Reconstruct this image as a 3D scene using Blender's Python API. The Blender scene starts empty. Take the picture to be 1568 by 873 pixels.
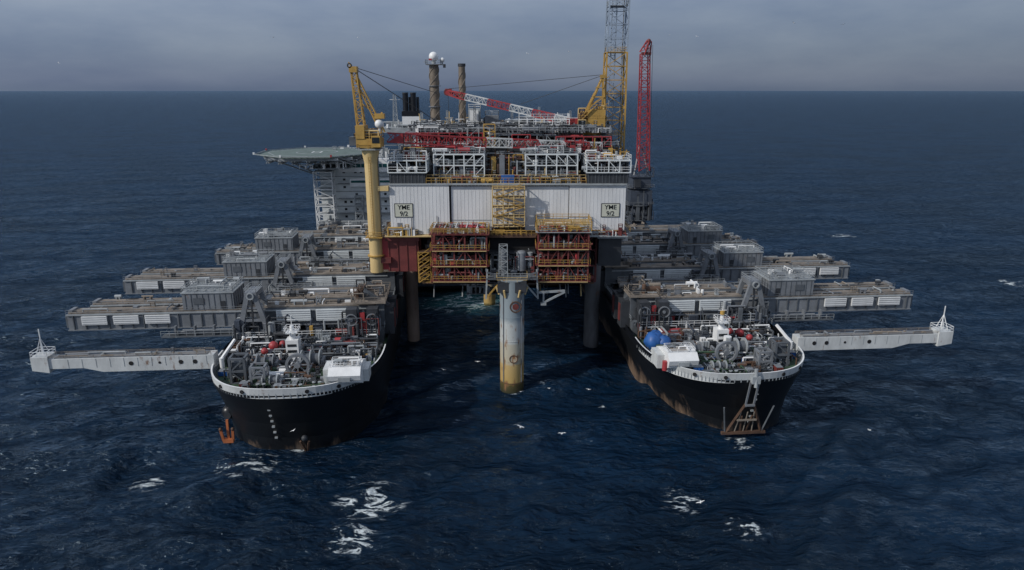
import bpy, math, random
import numpy as np
from mathutils import Vector, Matrix
random.seed(7); np.random.seed(7)
R=random.random
def U(a,b): return a+(b-a)*random.random()
scene=bpy.context.scene

# ---------------------------------------------------------------- materials
MATS={}
def mat(name,col,rough=0.6,metal=0.0,var=0.35,rust=0.0,scale=0.35,streak=False):
    m=bpy.data.materials.new(name); m.use_nodes=True
    nt=m.node_tree; N=nt.nodes; L=nt.links
    b=N['Principled BSDF']; b.inputs['Roughness'].default_value=rough; b.inputs['Metallic'].default_value=metal
    tc=N.new('ShaderNodeTexCoord')
    mp=N.new('ShaderNodeMapping'); mp.inputs['Scale'].default_value=(1,1,0.35 if streak else 1)
    L.new(tc.outputs['Object'],mp.inputs[0])
    n=N.new('ShaderNodeTexNoise'); n.inputs['Scale'].default_value=scale; n.inputs['Detail'].default_value=5; n.inputs['Roughness'].default_value=0.65
    L.new(mp.outputs[0],n.inputs['Vector'])
    r=N.new('ShaderNodeValToRGB'); r.color_ramp.elements[0].position=0.3; r.color_ramp.elements[1].position=0.7
    lo=[c*(1-var) for c in col]; hi=[min(1,c*(1+var*0.5)) for c in col]
    r.color_ramp.elements[0].color=(*lo,1); r.color_ramp.elements[1].color=(*hi,1)
    L.new(n.outputs['Fac'],r.inputs[0])
    out=r.outputs[0]
    if rust>0:
        n2=N.new('ShaderNodeTexNoise'); n2.inputs['Scale'].default_value=scale*2.3; n2.inputs['Detail'].default_value=6; n2.inputs['Roughness'].default_value=0.7
        L.new(mp.outputs[0],n2.inputs['Vector'])
        r2=N.new('ShaderNodeValToRGB'); r2.color_ramp.elements[0].position=0.66-rust*0.25; r2.color_ramp.elements[1].position=0.76-rust*0.2
        L.new(n2.outputs['Fac'],r2.inputs[0])
        mx=N.new('ShaderNodeMixRGB'); L.new(r2.outputs[0],mx.inputs[0]); L.new(out,mx.inputs[1]); mx.inputs[2].default_value=(0.16,0.07,0.03,1)
        out=mx.outputs[0]
    L.new(out,b.inputs['Base Color'])
    MATS[name]=m
    return m
mat('white_paint',(0.54,0.56,0.56),0.5,var=0.25,rust=0.2,scale=0.3,streak=True)
mat('wall_white',(0.62,0.63,0.64),0.55,var=0.14,rust=0.03,scale=0.18,streak=True)
mat('clean_white',(0.72,0.73,0.73),0.45,var=0.13)
mat('acc_white',(0.64,0.68,0.69),0.5,var=0.12)
mat('light_grey',(0.30,0.325,0.34),0.55,var=0.28,rust=0.1)
mat('steel_grey',(0.095,0.107,0.122),0.55,var=0.35,rust=0.1)
mat('mid_grey',(0.175,0.19,0.21),0.55,var=0.3,rust=0.12)
mat('dark_grey',(0.032,0.036,0.043),0.6,var=0.4)
mat('dark_void',(0.008,0.008,0.010),0.8,var=0.4)  # near-black fill: shade inside openings and under the deck, put into colour
mat('black_paint',(0.008,0.009,0.012),0.35,var=0.3)
mat('yellow_paint',(0.44,0.27,0.065),0.5,var=0.3,rust=0.2)
mat('pale_yellow',(0.58,0.43,0.20),0.5,var=0.15,rust=0.12,scale=0.3,streak=True)
mat('red_paint',(0.33,0.035,0.04),0.5,var=0.3,rust=0.1)
mat('dark_red',(0.15,0.032,0.03),0.6,var=0.35,rust=0.2)
mat('tan_deck',(0.24,0.205,0.17),0.75,var=0.45,rust=0.12)
mat('green_deck',(0.04,0.08,0.045),0.7,var=0.5,rust=0.3)
mat('heli_green',(0.11,0.15,0.135),0.7,var=0.35)
mat('rust_steel',(0.10,0.055,0.035),0.8,var=0.5)
mat('orange_rust',(0.40,0.12,0.04),0.7,var=0.4)
mat('blue_paint',(0.02,0.10,0.33),0.5,var=0.3)
mat('flue_brown',(0.19,0.155,0.12),0.5,metal=0.2,var=0.4,rust=0.25)
mat('slate_blue',(0.05,0.062,0.085),0.55,var=0.3)
mat('window_teal',(0.02,0.10,0.10),0.15,var=0.3)
mat('window_dark',(0.02,0.025,0.03),0.15,var=0.3)
mat('sea_lattice',(0.28,0.34,0.42),0.5,var=0.25)
mat('cable_black',(0.03,0.03,0.03),0.6,var=0.2)
mat('feather_white',(0.75,0.75,0.75),0.7,var=0.1)
mat('pale_cream',(0.52,0.53,0.45),0.5,var=0.1)
mat('leg_tan_lit',(0.34,0.25,0.20),0.6,var=0.4,rust=0.2,scale=.3,streak=True)  # tan leg tone, lightened in the colour to stand in for sunlight
mat('leg_slate',(0.15,0.15,0.16),0.6,var=0.5,rust=0.2,scale=.3,streak=True)
GREYS=['steel_grey','mid_grey','light_grey','dark_grey','steel_grey','dark_grey','slate_blue']

def finish_pos_mat(name,fn):
    m=bpy.data.materials.new(name); m.use_nodes=True
    fn(m.node_tree); MATS[name]=m
def hullmat(nt):
    N=nt.nodes;L=nt.links;b=N['Principled BSDF'];b.inputs['Roughness'].default_value=0.42
    tc=N.new('ShaderNodeTexCoord'); sp=N.new('ShaderNodeSeparateXYZ'); L.new(tc.outputs['Object'],sp.inputs[0])
    mp=N.new('ShaderNodeMapping'); mp.inputs['Scale'].default_value=(0.22,0.22,0.05); L.new(tc.outputs['Object'],mp.inputs[0])
    n=N.new('ShaderNodeTexNoise'); n.inputs['Scale'].default_value=1.0;n.inputs['Detail'].default_value=7;n.inputs['Roughness'].default_value=0.7
    L.new(mp.outputs[0],n.inputs['Vector'])
    zr=N.new('ShaderNodeMapRange'); L.new(sp.outputs[2],zr.inputs[0]); zr.inputs[1].default_value=0.3; zr.inputs[2].default_value=3.5; zr.inputs[3].default_value=0.10; zr.inputs[4].default_value=-0.08
    ad=N.new('ShaderNodeMath'); ad.operation='ADD'; L.new(n.outputs['Fac'],ad.inputs[0]); L.new(zr.outputs[0],ad.inputs[1])
    xr=N.new('ShaderNodeMapRange'); L.new(sp.outputs[0],xr.inputs[0]); xr.inputs[1].default_value=32; xr.inputs[2].default_value=48; xr.inputs[3].default_value=1; xr.inputs[4].default_value=0
    gx=N.new('ShaderNodeMath'); gx.operation='GREATER_THAN'; L.new(sp.outputs[0],gx.inputs[0]); gx.inputs[1].default_value=0
    zz=N.new('ShaderNodeMapRange'); L.new(sp.outputs[2],zz.inputs[0]); zz.inputs[1].default_value=3; zz.inputs[2].default_value=8; zz.inputs[3].default_value=.24; zz.inputs[4].default_value=0
    m1=N.new('ShaderNodeMath'); m1.operation='MULTIPLY'; L.new(xr.outputs[0],m1.inputs[0]); L.new(gx.outputs[0],m1.inputs[1])
    m2=N.new('ShaderNodeMath'); m2.operation='MULTIPLY'; L.new(m1.outputs[0],m2.inputs[0]); L.new(zz.outputs[0],m2.inputs[1])
    a2=N.new('ShaderNodeMath'); a2.operation='ADD'; L.new(ad.outputs[0],a2.inputs[0]); L.new(m2.outputs[0],a2.inputs[1])
    r=N.new('ShaderNodeValToRGB'); r.color_ramp.elements[0].position=0.62;r.color_ramp.elements[0].color=(0.006,0.007,0.009,1)
    r.color_ramp.elements[1].position=0.85; r.color_ramp.elements[1].color=(0.19,0.13,0.09,1)
    L.new(a2.outputs[0],r.inputs[0]); L.new(r.outputs[0],b.inputs['Base Color'])
    bp=N.new('ShaderNodeBump'); bp.inputs['Strength'].default_value=0.25; bp.inputs['Distance'].default_value=0.3; L.new(n.outputs['Fac'],bp.inputs['Height']); L.new(bp.outputs[0],b.inputs['Normal'])
finish_pos_mat('hull_black',hullmat)
def legmat(nt):
    N=nt.nodes;L=nt.links;b=N['Principled BSDF'];b.inputs['Roughness'].default_value=0.6
    tc=N.new('ShaderNodeTexCoord'); sp=N.new('ShaderNodeSeparateXYZ'); L.new(tc.outputs['Object'],sp.inputs[0])
    n=N.new('ShaderNodeTexNoise'); n.inputs['Scale'].default_value=0.45;n.inputs['Detail'].default_value=7;n.inputs['Roughness'].default_value=0.7
    L.new(tc.outputs['Object'],n.inputs['Vector'])
    ma=N.new('ShaderNodeMath'); ma.operation='MULTIPLY_ADD'; L.new(n.outputs['Fac'],ma.inputs[0]); ma.inputs[1].default_value=1.6; L.new(sp.outputs[2],ma.inputs[2])
    zr=N.new('ShaderNodeMapRange'); L.new(ma.outputs[0],zr.inputs[0]); zr.inputs[1].default_value=0; zr.inputs[2].default_value=30
    r=N.new('ShaderNodeValToRGB'); e=r.color_ramp.elements
    e[0].position=0.0;e[0].color=(0.03,0.03,0.012,1)
    e[1].position=1.0;e[1].color=(0.21,0.25,0.27,1)
    for p,c in [(0.07,(0.08,0.065,0.02)),(0.10,(0.42,0.29,0.10)),(0.25,(0.46,0.33,0.14)),(0.27,(0.43,0.39,0.29)),(0.44,(0.42,0.40,0.33)),(0.455,(0.44,0.46,0.45)),(0.62,(0.42,0.45,0.45)),(0.66,(0.24,0.29,0.32))]:
        x=e.new(p); x.color=(*c,1)
    L.new(zr.outputs[0],r.inputs[0])
    n2=N.new('ShaderNodeTexNoise'); n2.inputs['Scale'].default_value=0.8;n2.inputs['Detail'].default_value=8; mp=N.new('ShaderNodeMapping'); mp.inputs['Scale'].default_value=(1,1,0.35)
    L.new(tc.outputs['Object'],mp.inputs[0]); L.new(mp.outputs[0],n2.inputs['Vector'])
    r2=N.new('ShaderNodeValToRGB'); r2.color_ramp.elements[0].position=0.56;r2.color_ramp.elements[1].position=0.68; L.new(n2.outputs['Fac'],r2.inputs[0])
    mx=N.new('ShaderNodeMixRGB'); L.new(r2.outputs[0],mx.inputs[0]); L.new(r.outputs[0],mx.inputs[1]); mx.inputs[2].default_value=(0.22,0.11,0.05,1)
    L.new(mx.outputs[0],b.inputs['Base Color'])
finish_pos_mat('leg_paint',legmat)

# ---------------------------------------------------------------- mesh builder
def empty(name,loc=(0,0,0),rz=0):
    e=bpy.data.objects.new(name,None); e.location=loc; e.rotation_euler=(0,0,rz); e.empty_display_size=2
    scene.collection.objects.link(e); return e
class MB:
    def __init__(s,name,parent=None):
        s.name=name; s.parent=parent; s.v=[];s.f=[];s.m=[];s.sm=[];s.mats=[]
    def mi(s,m):
        if m not in s.mats: s.mats.append(m)
        return s.mats.index(m)
    def add(s,vs,fs,m,smooth=False):
        o=len(s.v); k=s.mi(m); s.v.extend([tuple(q) for q in vs])
        for f in fs: s.f.append(tuple(o+i for i in f)); s.m.append(k); s.sm.append(smooth)
    def box(s,x0,x1,y0,y1,z0,z1,m):
        vs=[(x,y,z) for z in (z0,z1) for y in (y0,y1) for x in (x0,x1)]
        s.add(vs,[(0,2,3,1),(4,5,7,6),(0,1,5,4),(2,6,7,3),(0,4,6,2),(1,3,7,5)],m)
    def beam(s,p,q,w,m,h=None):
        p=Vector(p);q=Vector(q);h=h or w;d=q-p
        if d.length<1e-4:return
        d.normalize(); up=Vector((0,0,1)) if abs(d.z)<0.98 else Vector((0,1,0))
        a=d.cross(up).normalized(); b=a.cross(d)
        vs=[]
        for c in (p,q):
            for (i,j) in ((-1,-1),(1,-1),(1,1),(-1,1)): vs.append(c+a*(i*w/2)+b*(j*h/2))
        s.add(vs,[(0,1,2,3),(7,6,5,4),(0,4,5,1),(1,5,6,2),(2,6,7,3),(3,7,4,0)],m)
    def cyl(s,p,q,r,m,r2=None,n=12):
        p=Vector(p);q=Vector(q);d=(q-p).normalized();r2=r if r2 is None else r2
        up=Vector((0,0,1)) if abs(d.z)<0.98 else Vector((0,1,0))
        a=d.cross(up).normalized(); b=a.cross(d); vs=[]
        for c,rr in ((p,r),(q,r2)):
            for i in range(n):
                t=2*math.pi*i/n; vs.append(c+a*math.cos(t)*rr+b*math.sin(t)*rr)
        s.add(vs,[(i,(i+1)%n,n+(i+1)%n,n+i) for i in range(n)],m,True)
        s.add(vs[:n],[tuple(range(n-1,-1,-1))],m); s.add(vs[n:],[tuple(range(n))],m)
    def sph(s,c,r,m,n=14,sx=1,sy=1,sz=1,lump=0):
        vs=[];fs=[]
        k=n//2
        for i in range(k+1):
            for j in range(n):
                a=math.pi*i/k;t=2*math.pi*j/n; rr=r*(1+lump*(random.random()-.5))
                vs.append((c[0]+rr*sx*math.sin(a)*math.cos(t),c[1]+rr*sy*math.sin(a)*math.sin(t),c[2]+rr*sz*math.cos(a)))
        for i in range(k):
            for j in range(n): fs.append((i*n+j,(i+1)*n+j,(i+1)*n+(j+1)%n,i*n+(j+1)%n))
        s.add(vs,fs,m,True)
    def ring(s,c,axis,r,t,w,m,n=20):
        vs=[];fs=[]
        for i in range(n):
            a=2*math.pi*i/n
            for rr,ww in ((r,-w/2),(r,w/2),(r-t,w/2),(r-t,-w/2)):
                ca,sa=rr*math.cos(a),rr*math.sin(a)
                if axis=='x': vs.append((c[0]+ww,c[1]+ca,c[2]+sa))
                elif axis=='y': vs.append((c[0]+ca,c[1]+ww,c[2]+sa))
                else: vs.append((c[0]+ca,c[1]+sa,c[2]+ww))
        for i in range(n):
            j=(i+1)%n
            for k in range(4): fs.append((i*4+k,j*4+k,j*4+(k+1)%4,i*4+(k+1)%4))
        s.add(vs,fs,m)
    def rail(s,pts,m='light_grey',h=1.2,step=2.0,t=0.09):
        for a,b in zip(pts[:-1],pts[1:]):
            a=Vector(a);b=Vector(b);l=(b-a).length
            if l<0.2: continue
            n=max(1,int(l/step))
            for i in range(n+1):
                p=a.lerp(b,i/n); s.beam(p,p+Vector((0,0,h)),t,m)
            for hh in (h*0.5,h): s.beam(a+Vector((0,0,hh)),b+Vector((0,0,hh)),t,m)
    def railrect(s,x0,x1,y0,y1,z,m='light_grey',**k):
        s.rail([(x0,y0,z),(x1,y0,z),(x1,y1,z),(x0,y1,z),(x0,y0,z)],m,**k)
    def lattice(s,p,q,w1,w2,n,m,c=0.3,br=0.16,m2=None,d1=None,d2=None,seg=3,up=None):
        p=Vector(p);q=Vector(q);d=(q-p).normalized()
        up=up or (Vector((0,0,1)) if abs(d.z)<0.9 else Vector((0,1,0)))
        a=d.cross(up).normalized(); b=a.cross(d)
        d1=d1 or w1; d2=d2 or w2
        def ring(t):
            c0=p.lerp(q,t); w=w1+(w2-w1)*t; dd=d1+(d2-d1)*t
            return [c0+a*(i*w/2)+b*(j*dd/2) for (i,j) in ((-1,-1),(1,-1),(1,1),(-1,1))]
        prev=ring(0)
        for i in range(n):
            cur=ring((i+1)/n); mm=m if (m2 is None or (i//seg)%2==0) else m2
            for k in range(4):
                s.beam(prev[k],cur[k],c,mm); s.beam(cur[k],cur[(k+1)%4],br,mm)
                if i%2: s.beam(prev[k],cur[(k+1)%4],br,mm)
                else: s.beam(prev[(k+1)%4],cur[k],br,mm)
            prev=cur
    def frame(s,x0,x1,y0,y1,z0,z1,nx,ny,nz,m,t=0.35,brace=0.4,floor=None,railm=None):
        xs=[x0+(x1-x0)*i/nx for i in range(nx+1)];ys=[y0+(y1-y0)*i/ny for i in range(ny+1)];zs=[z0+(z1-z0)*i/nz for i in range(nz+1)]
        for x in xs:
            for y in (ys[0],ys[-1]) : s.beam((x,y,z0),(x,y,z1),t,m)
        for y in ys[1:-1]:
            for x in (xs[0],xs[-1]): s.beam((x,y,z0),(x,y,z1),t,m)
        for z in zs:
            for y in (ys[0],ys[-1]): s.beam((x0,y,z),(x1,y,z),t*.9,m)
            for x in xs: s.beam((x,y0,z),(x,y1,z),t*.9,m)
            if floor and z>z0+.1: s.box(x0+.1,x1-.1,y0+.1,y1-.1,z-.05,z+.05,floor)
            if railm: s.rail([(x0,y0-.05,z+.2),(x1,y0-.05,z+.2)],railm); s.rail([(x0-.05,y0,z+.2),(x0-.05,y1,z+.2)],railm); s.rail([(x1+.05,y0,z+.2),(x1+.05,y1,z+.2)],railm)
        for k in range(nz):
            for i in range(nx):
                if R()<brace:
                    y=ys[0]
                    if R()<.5: s.beam((xs[i],y,zs[k]),(xs[i+1],y,zs[k+1]),t*.6,m)
                    else: s.beam((xs[i+1],y,zs[k]),(xs[i],y,zs[k+1]),t*.6,m)
            for i in range(ny):
                for x in (xs[0],xs[-1]):
                    if R()<brace: s.beam((x,ys[i],zs[k]),(x,ys[i+1],zs[k+1]),t*.6,m)
    def clutter(s,x0,x1,y0,y1,z0,zh,n,mats,smin=0.6,smax=3.0):
        for _ in range(n):
            m=random.choice(mats); x=U(x0,x1);y=U(y0,y1); k=R(); w=U(smin,smax);d=U(smin,smax);h=U(0.25,1)**1.3*zh
            if k<0.30:
                s.box(max(x0,x-w/2),min(x1,x+w/2),max(y0,y-d/2),min(y1,y+d/2),z0-.05-R()*.1,z0+h,m)
                if w>1.2 and R()<.6:
                    for q in range(int(w/.6)):
                        xx=x-w/2+.3+q*.6
                        if x0<xx<x1-.1: s.box(xx,xx+.08,max(y0,y-d/2)-.06,max(y0,y-d/2),z0,z0+h,'dark_grey')
                if R()<.35: s.railrect(max(x0,x-w/2),min(x1,x+w/2),max(y0,y-d/2),min(y1,y+d/2),z0+h,m,h=.9,step=1.5,t=.09)
            elif k<0.42:
                r=U(.3,.9)*smax/3; s.cyl((x,y,z0-.1),(x,y,z0+h),r,m,n=10); s.sph((x,y,z0+h),r,m,n=10,sz=.5)
            elif k<0.66:
                l=U(2,7); z=z0+U(.2,1)*zh; r=U(.1,.28); a=(max(x0,x-l/2),y,z);b=(min(x1,x+l/2),y,z)
                s.cyl(a,b,r,m,n=7); s.cyl(a,(a[0],a[1],z0),r,m,n=7); s.cyl(b,(b[0],b[1],z0),r,m,n=7)
            elif k<0.80:
                l=U(2,7); z=z0+U(.2,1)*zh; r=U(.1,.28); a=(x,max(y0,y-l/2),z);b=(x,min(y1,y+l/2),z)
                s.cyl(a,b,r,m,n=7); s.cyl(a,(a[0],a[1],z0),r,m,n=7); s.cyl(b,(b[0],b[1],z0),r,m,n=7)
            elif k<0.9:
                l=U(2,5)*min(1,smax/2); s.cyl((x-l/2,y,z0+.9),(x+l/2,y,z0+.9),U(.4,.8)*min(1,smax/2),m,n=10)
                s.box(x-l/3,x-l/3+.3,y-.5,y+.5,z0,z0+.8,m); s.box(x+l/3-.3,x+l/3,y-.5,y+.5,z0,z0+.8,m)
            else:
                s.beam((x,y,z0),(x+U(-1,1),y,z0+h*1.3),.22,m); s.beam((x-1,y,z0+h),(x+1.5,y,z0+h),.2,m)
    def louver(s,x0,x1,y,z0,z1,m='white_paint'):
        s.box(x0,x1,y-.35,y,z0,z1,m)
        n=max(3,int((z1-z0)/.5))
        for i in range(n):
            z=z0+(z1-z0)*(i+.5)/n; s.box(x0+.15,x1-.15,y-.42,y-.3,z-.04,z+.04,'mid_grey')
    def stairs(s,p,q,w,m):
        p=Vector(p);q=Vector(q); s.beam(p,q,w,m,h=.15)
        off=Vector((0,w/2,0))
        for o in (off,-off):
            s.beam(p+o+Vector((0,0,1.1)),q+o+Vector((0,0,1.1)),.1,m)
    def build(s):
        if not s.v: return None
        me=bpy.data.meshes.new(s.name); me.from_pydata(s.v,[],s.f)
        for m in s.mats: me.materials.append(MATS[m])
        me.polygons.foreach_set('material_index',s.m); me.polygons.foreach_set('use_smooth',s.sm); me.update()
        o=bpy.data.objects.new(s.name,me); scene.collection.objects.link(o)
        if s.parent: o.parent=s.parent
        return o

# ================================================================ SHIP
TH=math.radians(4.6)
ship=empty('heavy_lift_ship',(2.1,130.5,0),TH)
def lerp(a,b,t): return a+(b-a)*t
def outline(t,side,aft=140,off=0):
    iw,Lw,cw,nw,vw=(31.5,30,49,2.6,8.0) if side<0 else (35,46,52,2.2,7.0)
    o=lerp(66.0,67.5,t)-off; i=lerp(iw,30,t)+off; c=lerp(cw,48.5,t); v0=lerp(vw,1.8,t)+off
    Lo=lerp(23,23,t); Li=lerp(Lw,24,t); n=lerp(nw,2.6,t); e=2/n; pts=[(o,aft),(o,v0+Lo+30)]
    K=18
    for k in range(K+1):
        th=math.pi/2*(1-k/K); pts.append((c+(o-c)*math.sin(th)**e, v0+Lo*(1-math.cos(th)**e)))
    for k in range(1,K+1):
        th=math.pi/2*(k/K); pts.append((c-(c-i)*math.sin(th)**e, v0+Li*(1-math.cos(th)**e)))
    pts.append((i,v0+Li+30)); pts.append((i,aft))
    return [(side*a,v) for a,v in pts]
for side in (-1,1):
    H=MB('bow_hull_port' if side>0 else 'bow_hull_starboard',ship)
    levels=[(-8,0),(0,0),(3,.08),(7,.3),(11,.62),(14.6,.95),(15.3,.96),(16.9,1.0)]
    rings=[[(x,y,z) for x,y in outline(t,side)] for z,t in levels]
    n=len(rings[0])
    for k in range(len(levels)-1):
        vs=rings[k]+rings[k+1]
        fs=[(i,i+1,n+i+1,n+i) if side>0 else (i,n+i,n+i+1,i+1) for i in range(n-1)]
        if k==6:
            for i,f in enumerate(fs):
                y=(vs[i][1]+vs[i+1][1])/2
                H.add([vs[j] for j in f],[(0,1,2,3)],'white_paint' if y<12 else 'black_paint')
        else: H.add(vs,fs,'hull_black',True)
    ins=outline(1.0,side,off=0.28); out=outline(1.0,side)
    for i in range(1,n-2):
        a,b,c,d=out[i],out[i+1],ins[i+1],ins[i]
        if (a[1]+b[1])/2>34: continue
        H.add([(*a,16.9),(*b,16.9),(*c,16.9),(*d,16.9)],[(0,1,2,3)],'clean_white')
        H.add([(*d,16.9),(*c,16.9),(*c,14.6),(*d,14.6)],[(0,1,2,3)],'white_paint')
        for q_ in (0,.5):
            m_=(lerp(d[0],c[0],q_),lerp(d[1],c[1],q_))
            cx=side*48.5; q=(m_[0]+(cx-m_[0])*.05,m_[1]+.5)
            H.beam((*m_,14.8),(*m_,16.8),.2,'light_grey'); H.beam((*m_,16.5),(*q,14.8),.16,'mid_grey')
    dk=outline(1.0,side,aft=139,off=0.3)
    H.add([(x,y,14.8) for x,y in dk],[tuple(range(len(dk)))],'green_deck')
    for i in (12,16,22,26):
        x,y=out[i]; dx,dy=x-side*48.5,y-24; l=math.hypot(dx,dy); x+=dx/l*.03;y+=dy/l*.03
        H.cyl((x-dx/l*.3,y-dy/l*.3,16.0),(x+dx/l*.08,y+dy/l*.08,16.0),.42,'dark_void',n=12)
    # draught marks at the stem
    for k in range(6):
        H.box(side*52-.5,side*52+.1,outline(.1+.1*k,side)[20][1]-.15,outline(.1+.1*k,side)[20][1]+.6,3+k*1.6,3.35+k*1.6,'light_grey')
    H.build()

B=MB('aft_hull',ship)
B.box(-67.4,67.4,133,385,-8,16.9,'hull_black')
B.box(-66.5,66.5,134,384,16.9,17.2,'steel_grey')
B.box(-40,40,128,133.2,2,24,'slate_blue')
B.build()

for side in (-1,1):
    M=MB('lifting_system_deck_port' if side>0 else 'lifting_system_deck_starboard',ship)
    def bx(a,b,y0,y1,z0,z1,m): M.box(min(side*a,side*b),max(side*a,side*b),y0,y1,z0,z1,m)
    bx(33,66.2,31,133,14.8,17.6,'dark_grey')
    bx(31.2,33,33,133,14.8,18.3,'steel_grey')
    xa,xb=sorted((side*34,side*66))
    M.clutter(xa,xb,31,133,17.6,3.4,340,GREYS+['tan_deck','dark_grey','slate_blue'],.8,4)
    M.clutter(xa,xb,31,133,17.6,2.5,26,['red_paint','clean_white','yellow_paint','dark_red'],.5,1.4)
    M.rail([(side*66.8,31,17.6),(side*66.8,133,17.6)],'light_grey')
    M.rail([(side*31,34,18.3),(side*31,133,18.3)],'light_grey')
    M.clutter(xa,xb,29,32,15,4,55,GREYS+['light_grey','clean_white'],.5,1.9)
    sets=[(35,106,3),(66,106.5,3),(99,92,2),(122,80,0)]
    for si,(v,end,nl) in enumerate(sets):
        z0,z1=19.2,23.3
        for gi,(g0,g1) in enumerate(((v,v+4.6),(v+7.2,v+11.8))):
            e=end-(0 if gi==0 else U(0,3))
            bx(62,e,g0,g1,z0,z1,'mid_grey'); bx(62,e+.6,g0+.3,g1-.3,z0+.6,z1-.6,'steel_grey')
            bx(33,62,g0,g1,z0,z1+.4,'steel_grey')
            for k in range(3):
                yy=g0+.2+k*1.5
                bx(62.5,e-.3,yy,yy+.85,z1,z1+.28+.1*(k==1),'tan_deck')
                bx(33.5,60,yy,yy+.85,z1+.4,z1+.75,'tan_deck')
                bx(62.5,e-.3,yy+.85,yy+1.5,z1,z1+.06,'dark_grey')
            bx(33,e+.1,g0-.35,g0,z1-.35,z1-.05,'light_grey'); bx(33,e+.1,g0-.35,g0,z0,z0+.25,'mid_grey')
            u=64
            while u<e: bx(u,u+.22,g0-.3,g0,z0+.3,z1-.35,'steel_grey'); u+=2.7
            M.rail([(side*62,g0-.3,z1+.1),(side*e,g0-.3,z1+.1)],'mid_grey',h=1.0,step=2.5,t=.07)
            bx(e-.9,e,g0+.8,g1-.8,z1,z1+.7,'mid_grey'); bx(e,e+.9,g0+1.2,g1-1.2,z0+1.4,z1-1.2,'light_grey')
            M.clutter(*sorted((side*81,side*(e-2))),g0+.6,g1-.6,z1+.3,.8,9,['mid_grey','tan_deck','dark_grey','light_grey'],.3,1.2)
            M.clutter(*sorted((side*36,side*60)),g0+.6,g1-.6,z1+.75,1.3,16,['mid_grey','tan_deck','dark_grey','light_grey','clean_white','dark_grey'],.4,1.6)
        M.box(*sorted((side*62,side*(end-2))),v+4.6,v+7.2,z0,z0+1,'dark_grey')
        u=66
        while u<end: bx(u,u+.5,v+4.6,v+7.2,z1-1,z1-.4,'steel_grey'); u+=5
        for k in range(nl):
            a=end-3.5-k*7.3; M.louver(*sorted((side*a,side*(a-5.8))),v-.36,20.7,22.8,'clean_white')
        for k in range(2):
            a=57-k*9.5; M.louver(*sorted((side*a,side*(a-8.2))),v-.36,20.4,23.2,'acc_white')
        for k in range(3):
            zz=18.1+k*.55; M.cyl((side*66,v-1.2-.3*k,zz),(side*(83-2*k),v-1.2-.3*k,zz),.2,'mid_grey',n=8)
        for k in range(4): bx(67+k*4.5,67.4+k*4.5,v-2.1,v-.9,17.6,20.2,'mid_grey')
        M.rail([(side*66,v-2.4,18),(side*84,v-2.4,18)],'light_grey')
        bx(66,84,v-2.5,v-.3,17.55,17.8,'steel_grey')
        if si<3:
            h0,h1=23.6,27.7
            bx(67,79,v+.2,v+9.5,h0,h1,'mid_grey')
            bx(66.8,79.2,v,v+9.7,h1,h1+.25,'light_grey')
            for k in range(9): bx(67.4+k*1.35,67.5+k*1.35,v+.1,v+.2,h0,h1,'steel_grey')
            for k in range(6): bx(66.9,67,v+.8+k*1.6,v+.95+k*1.6,h0,h1,'steel_grey')
            bx(69,70,v+.05,v+.2,h0,h0+2.1,'dark_grey'); bx(74,76.4,v+.05,v+.2,h0+1.4,h0+3,'steel_grey')
            M.railrect(*sorted((side*67,side*79)),v+.2,v+9.5,h1+.3,'light_grey',h=1.3,step=1.5,t=.1)
            for k in range(7):
                yy=v+1+k*1.25; M.beam((side*67.4,yy,h1+.8),(side*78.6,yy,h1+.8),.16,'light_grey')
            for k in range(6):
                xx=68+k*2.1; M.beam((side*xx,v+.8,h1+.7),(side*xx,v+9,h1+.7),.18,'light_grey')
            M.clutter(*sorted((side*68,side*78)),v+1,v+9,h1+.3,1.4,16,['light_grey','mid_grey','clean_white'],.4,1.3)
            for (yy) in (v-2.5,v+2.5):
                for s_ in (-1,1):
                    M.beam((side*(62+s_*3.6),yy,17.6),(side*(62+s_*.9),yy,27.6),.9,'mid_grey',h=1.1)
                M.beam((side*59.9,yy,21.5),(side*64.1,yy,21.5),.6,'mid_grey'); M.beam((side*60.6,yy,24.6),(side*63.4,yy,24.6),.5,'mid_grey')
            bx(60.6,63.4,v-3,v+3,27.3,28.5,'mid_grey')
            M.ring((side*62,v-3.2,27.7),'y',.9,.3,.4,'light_grey')
            M.beam((side*62,v-2.6,17.6),(side*62,v-2.6,27.3),.4,'dark_grey')
            M.clutter(*sorted((side*54,side*66)),v-5,v+4,17.6,5.5,50,GREYS,.4,1.8)
            M.railrect(*sorted((side*60.6,side*63.4)),v-3,v+3,28.5,'light_grey',h=1)
        bx(30.5,38,v-1,v+13,24.4,24.8,'tan_deck'); bx(31,33,v,v+12,18.5,24.4,'steel_grey')
        M.railrect(*sorted((side*30.5,side*38)),v-1,v+13,24.8,'tan_deck',h=1.2)
        M.clutter(*sorted((side*31,side*39)),v,v+12,24.8,2.6,30,['tan_deck','dark_grey','mid_grey','rust_steel','dark_grey'],.4,2.0)
        for yy in (v+2.5,v+9.5):
            M.cyl((side*29.6,yy,18.0),(side*34,yy,18.0),1.3,'steel_grey',n=14)
            bx(28.8,31.2,yy-1.9,yy+1.9,16,23,'dark_grey')
            bx(28.6,29.0,yy-.8,yy+.8,17.5,22,'dark_red')
            M.beam((side*30,yy,23),(side*36,yy,27),.8,'steel_grey')
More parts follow.
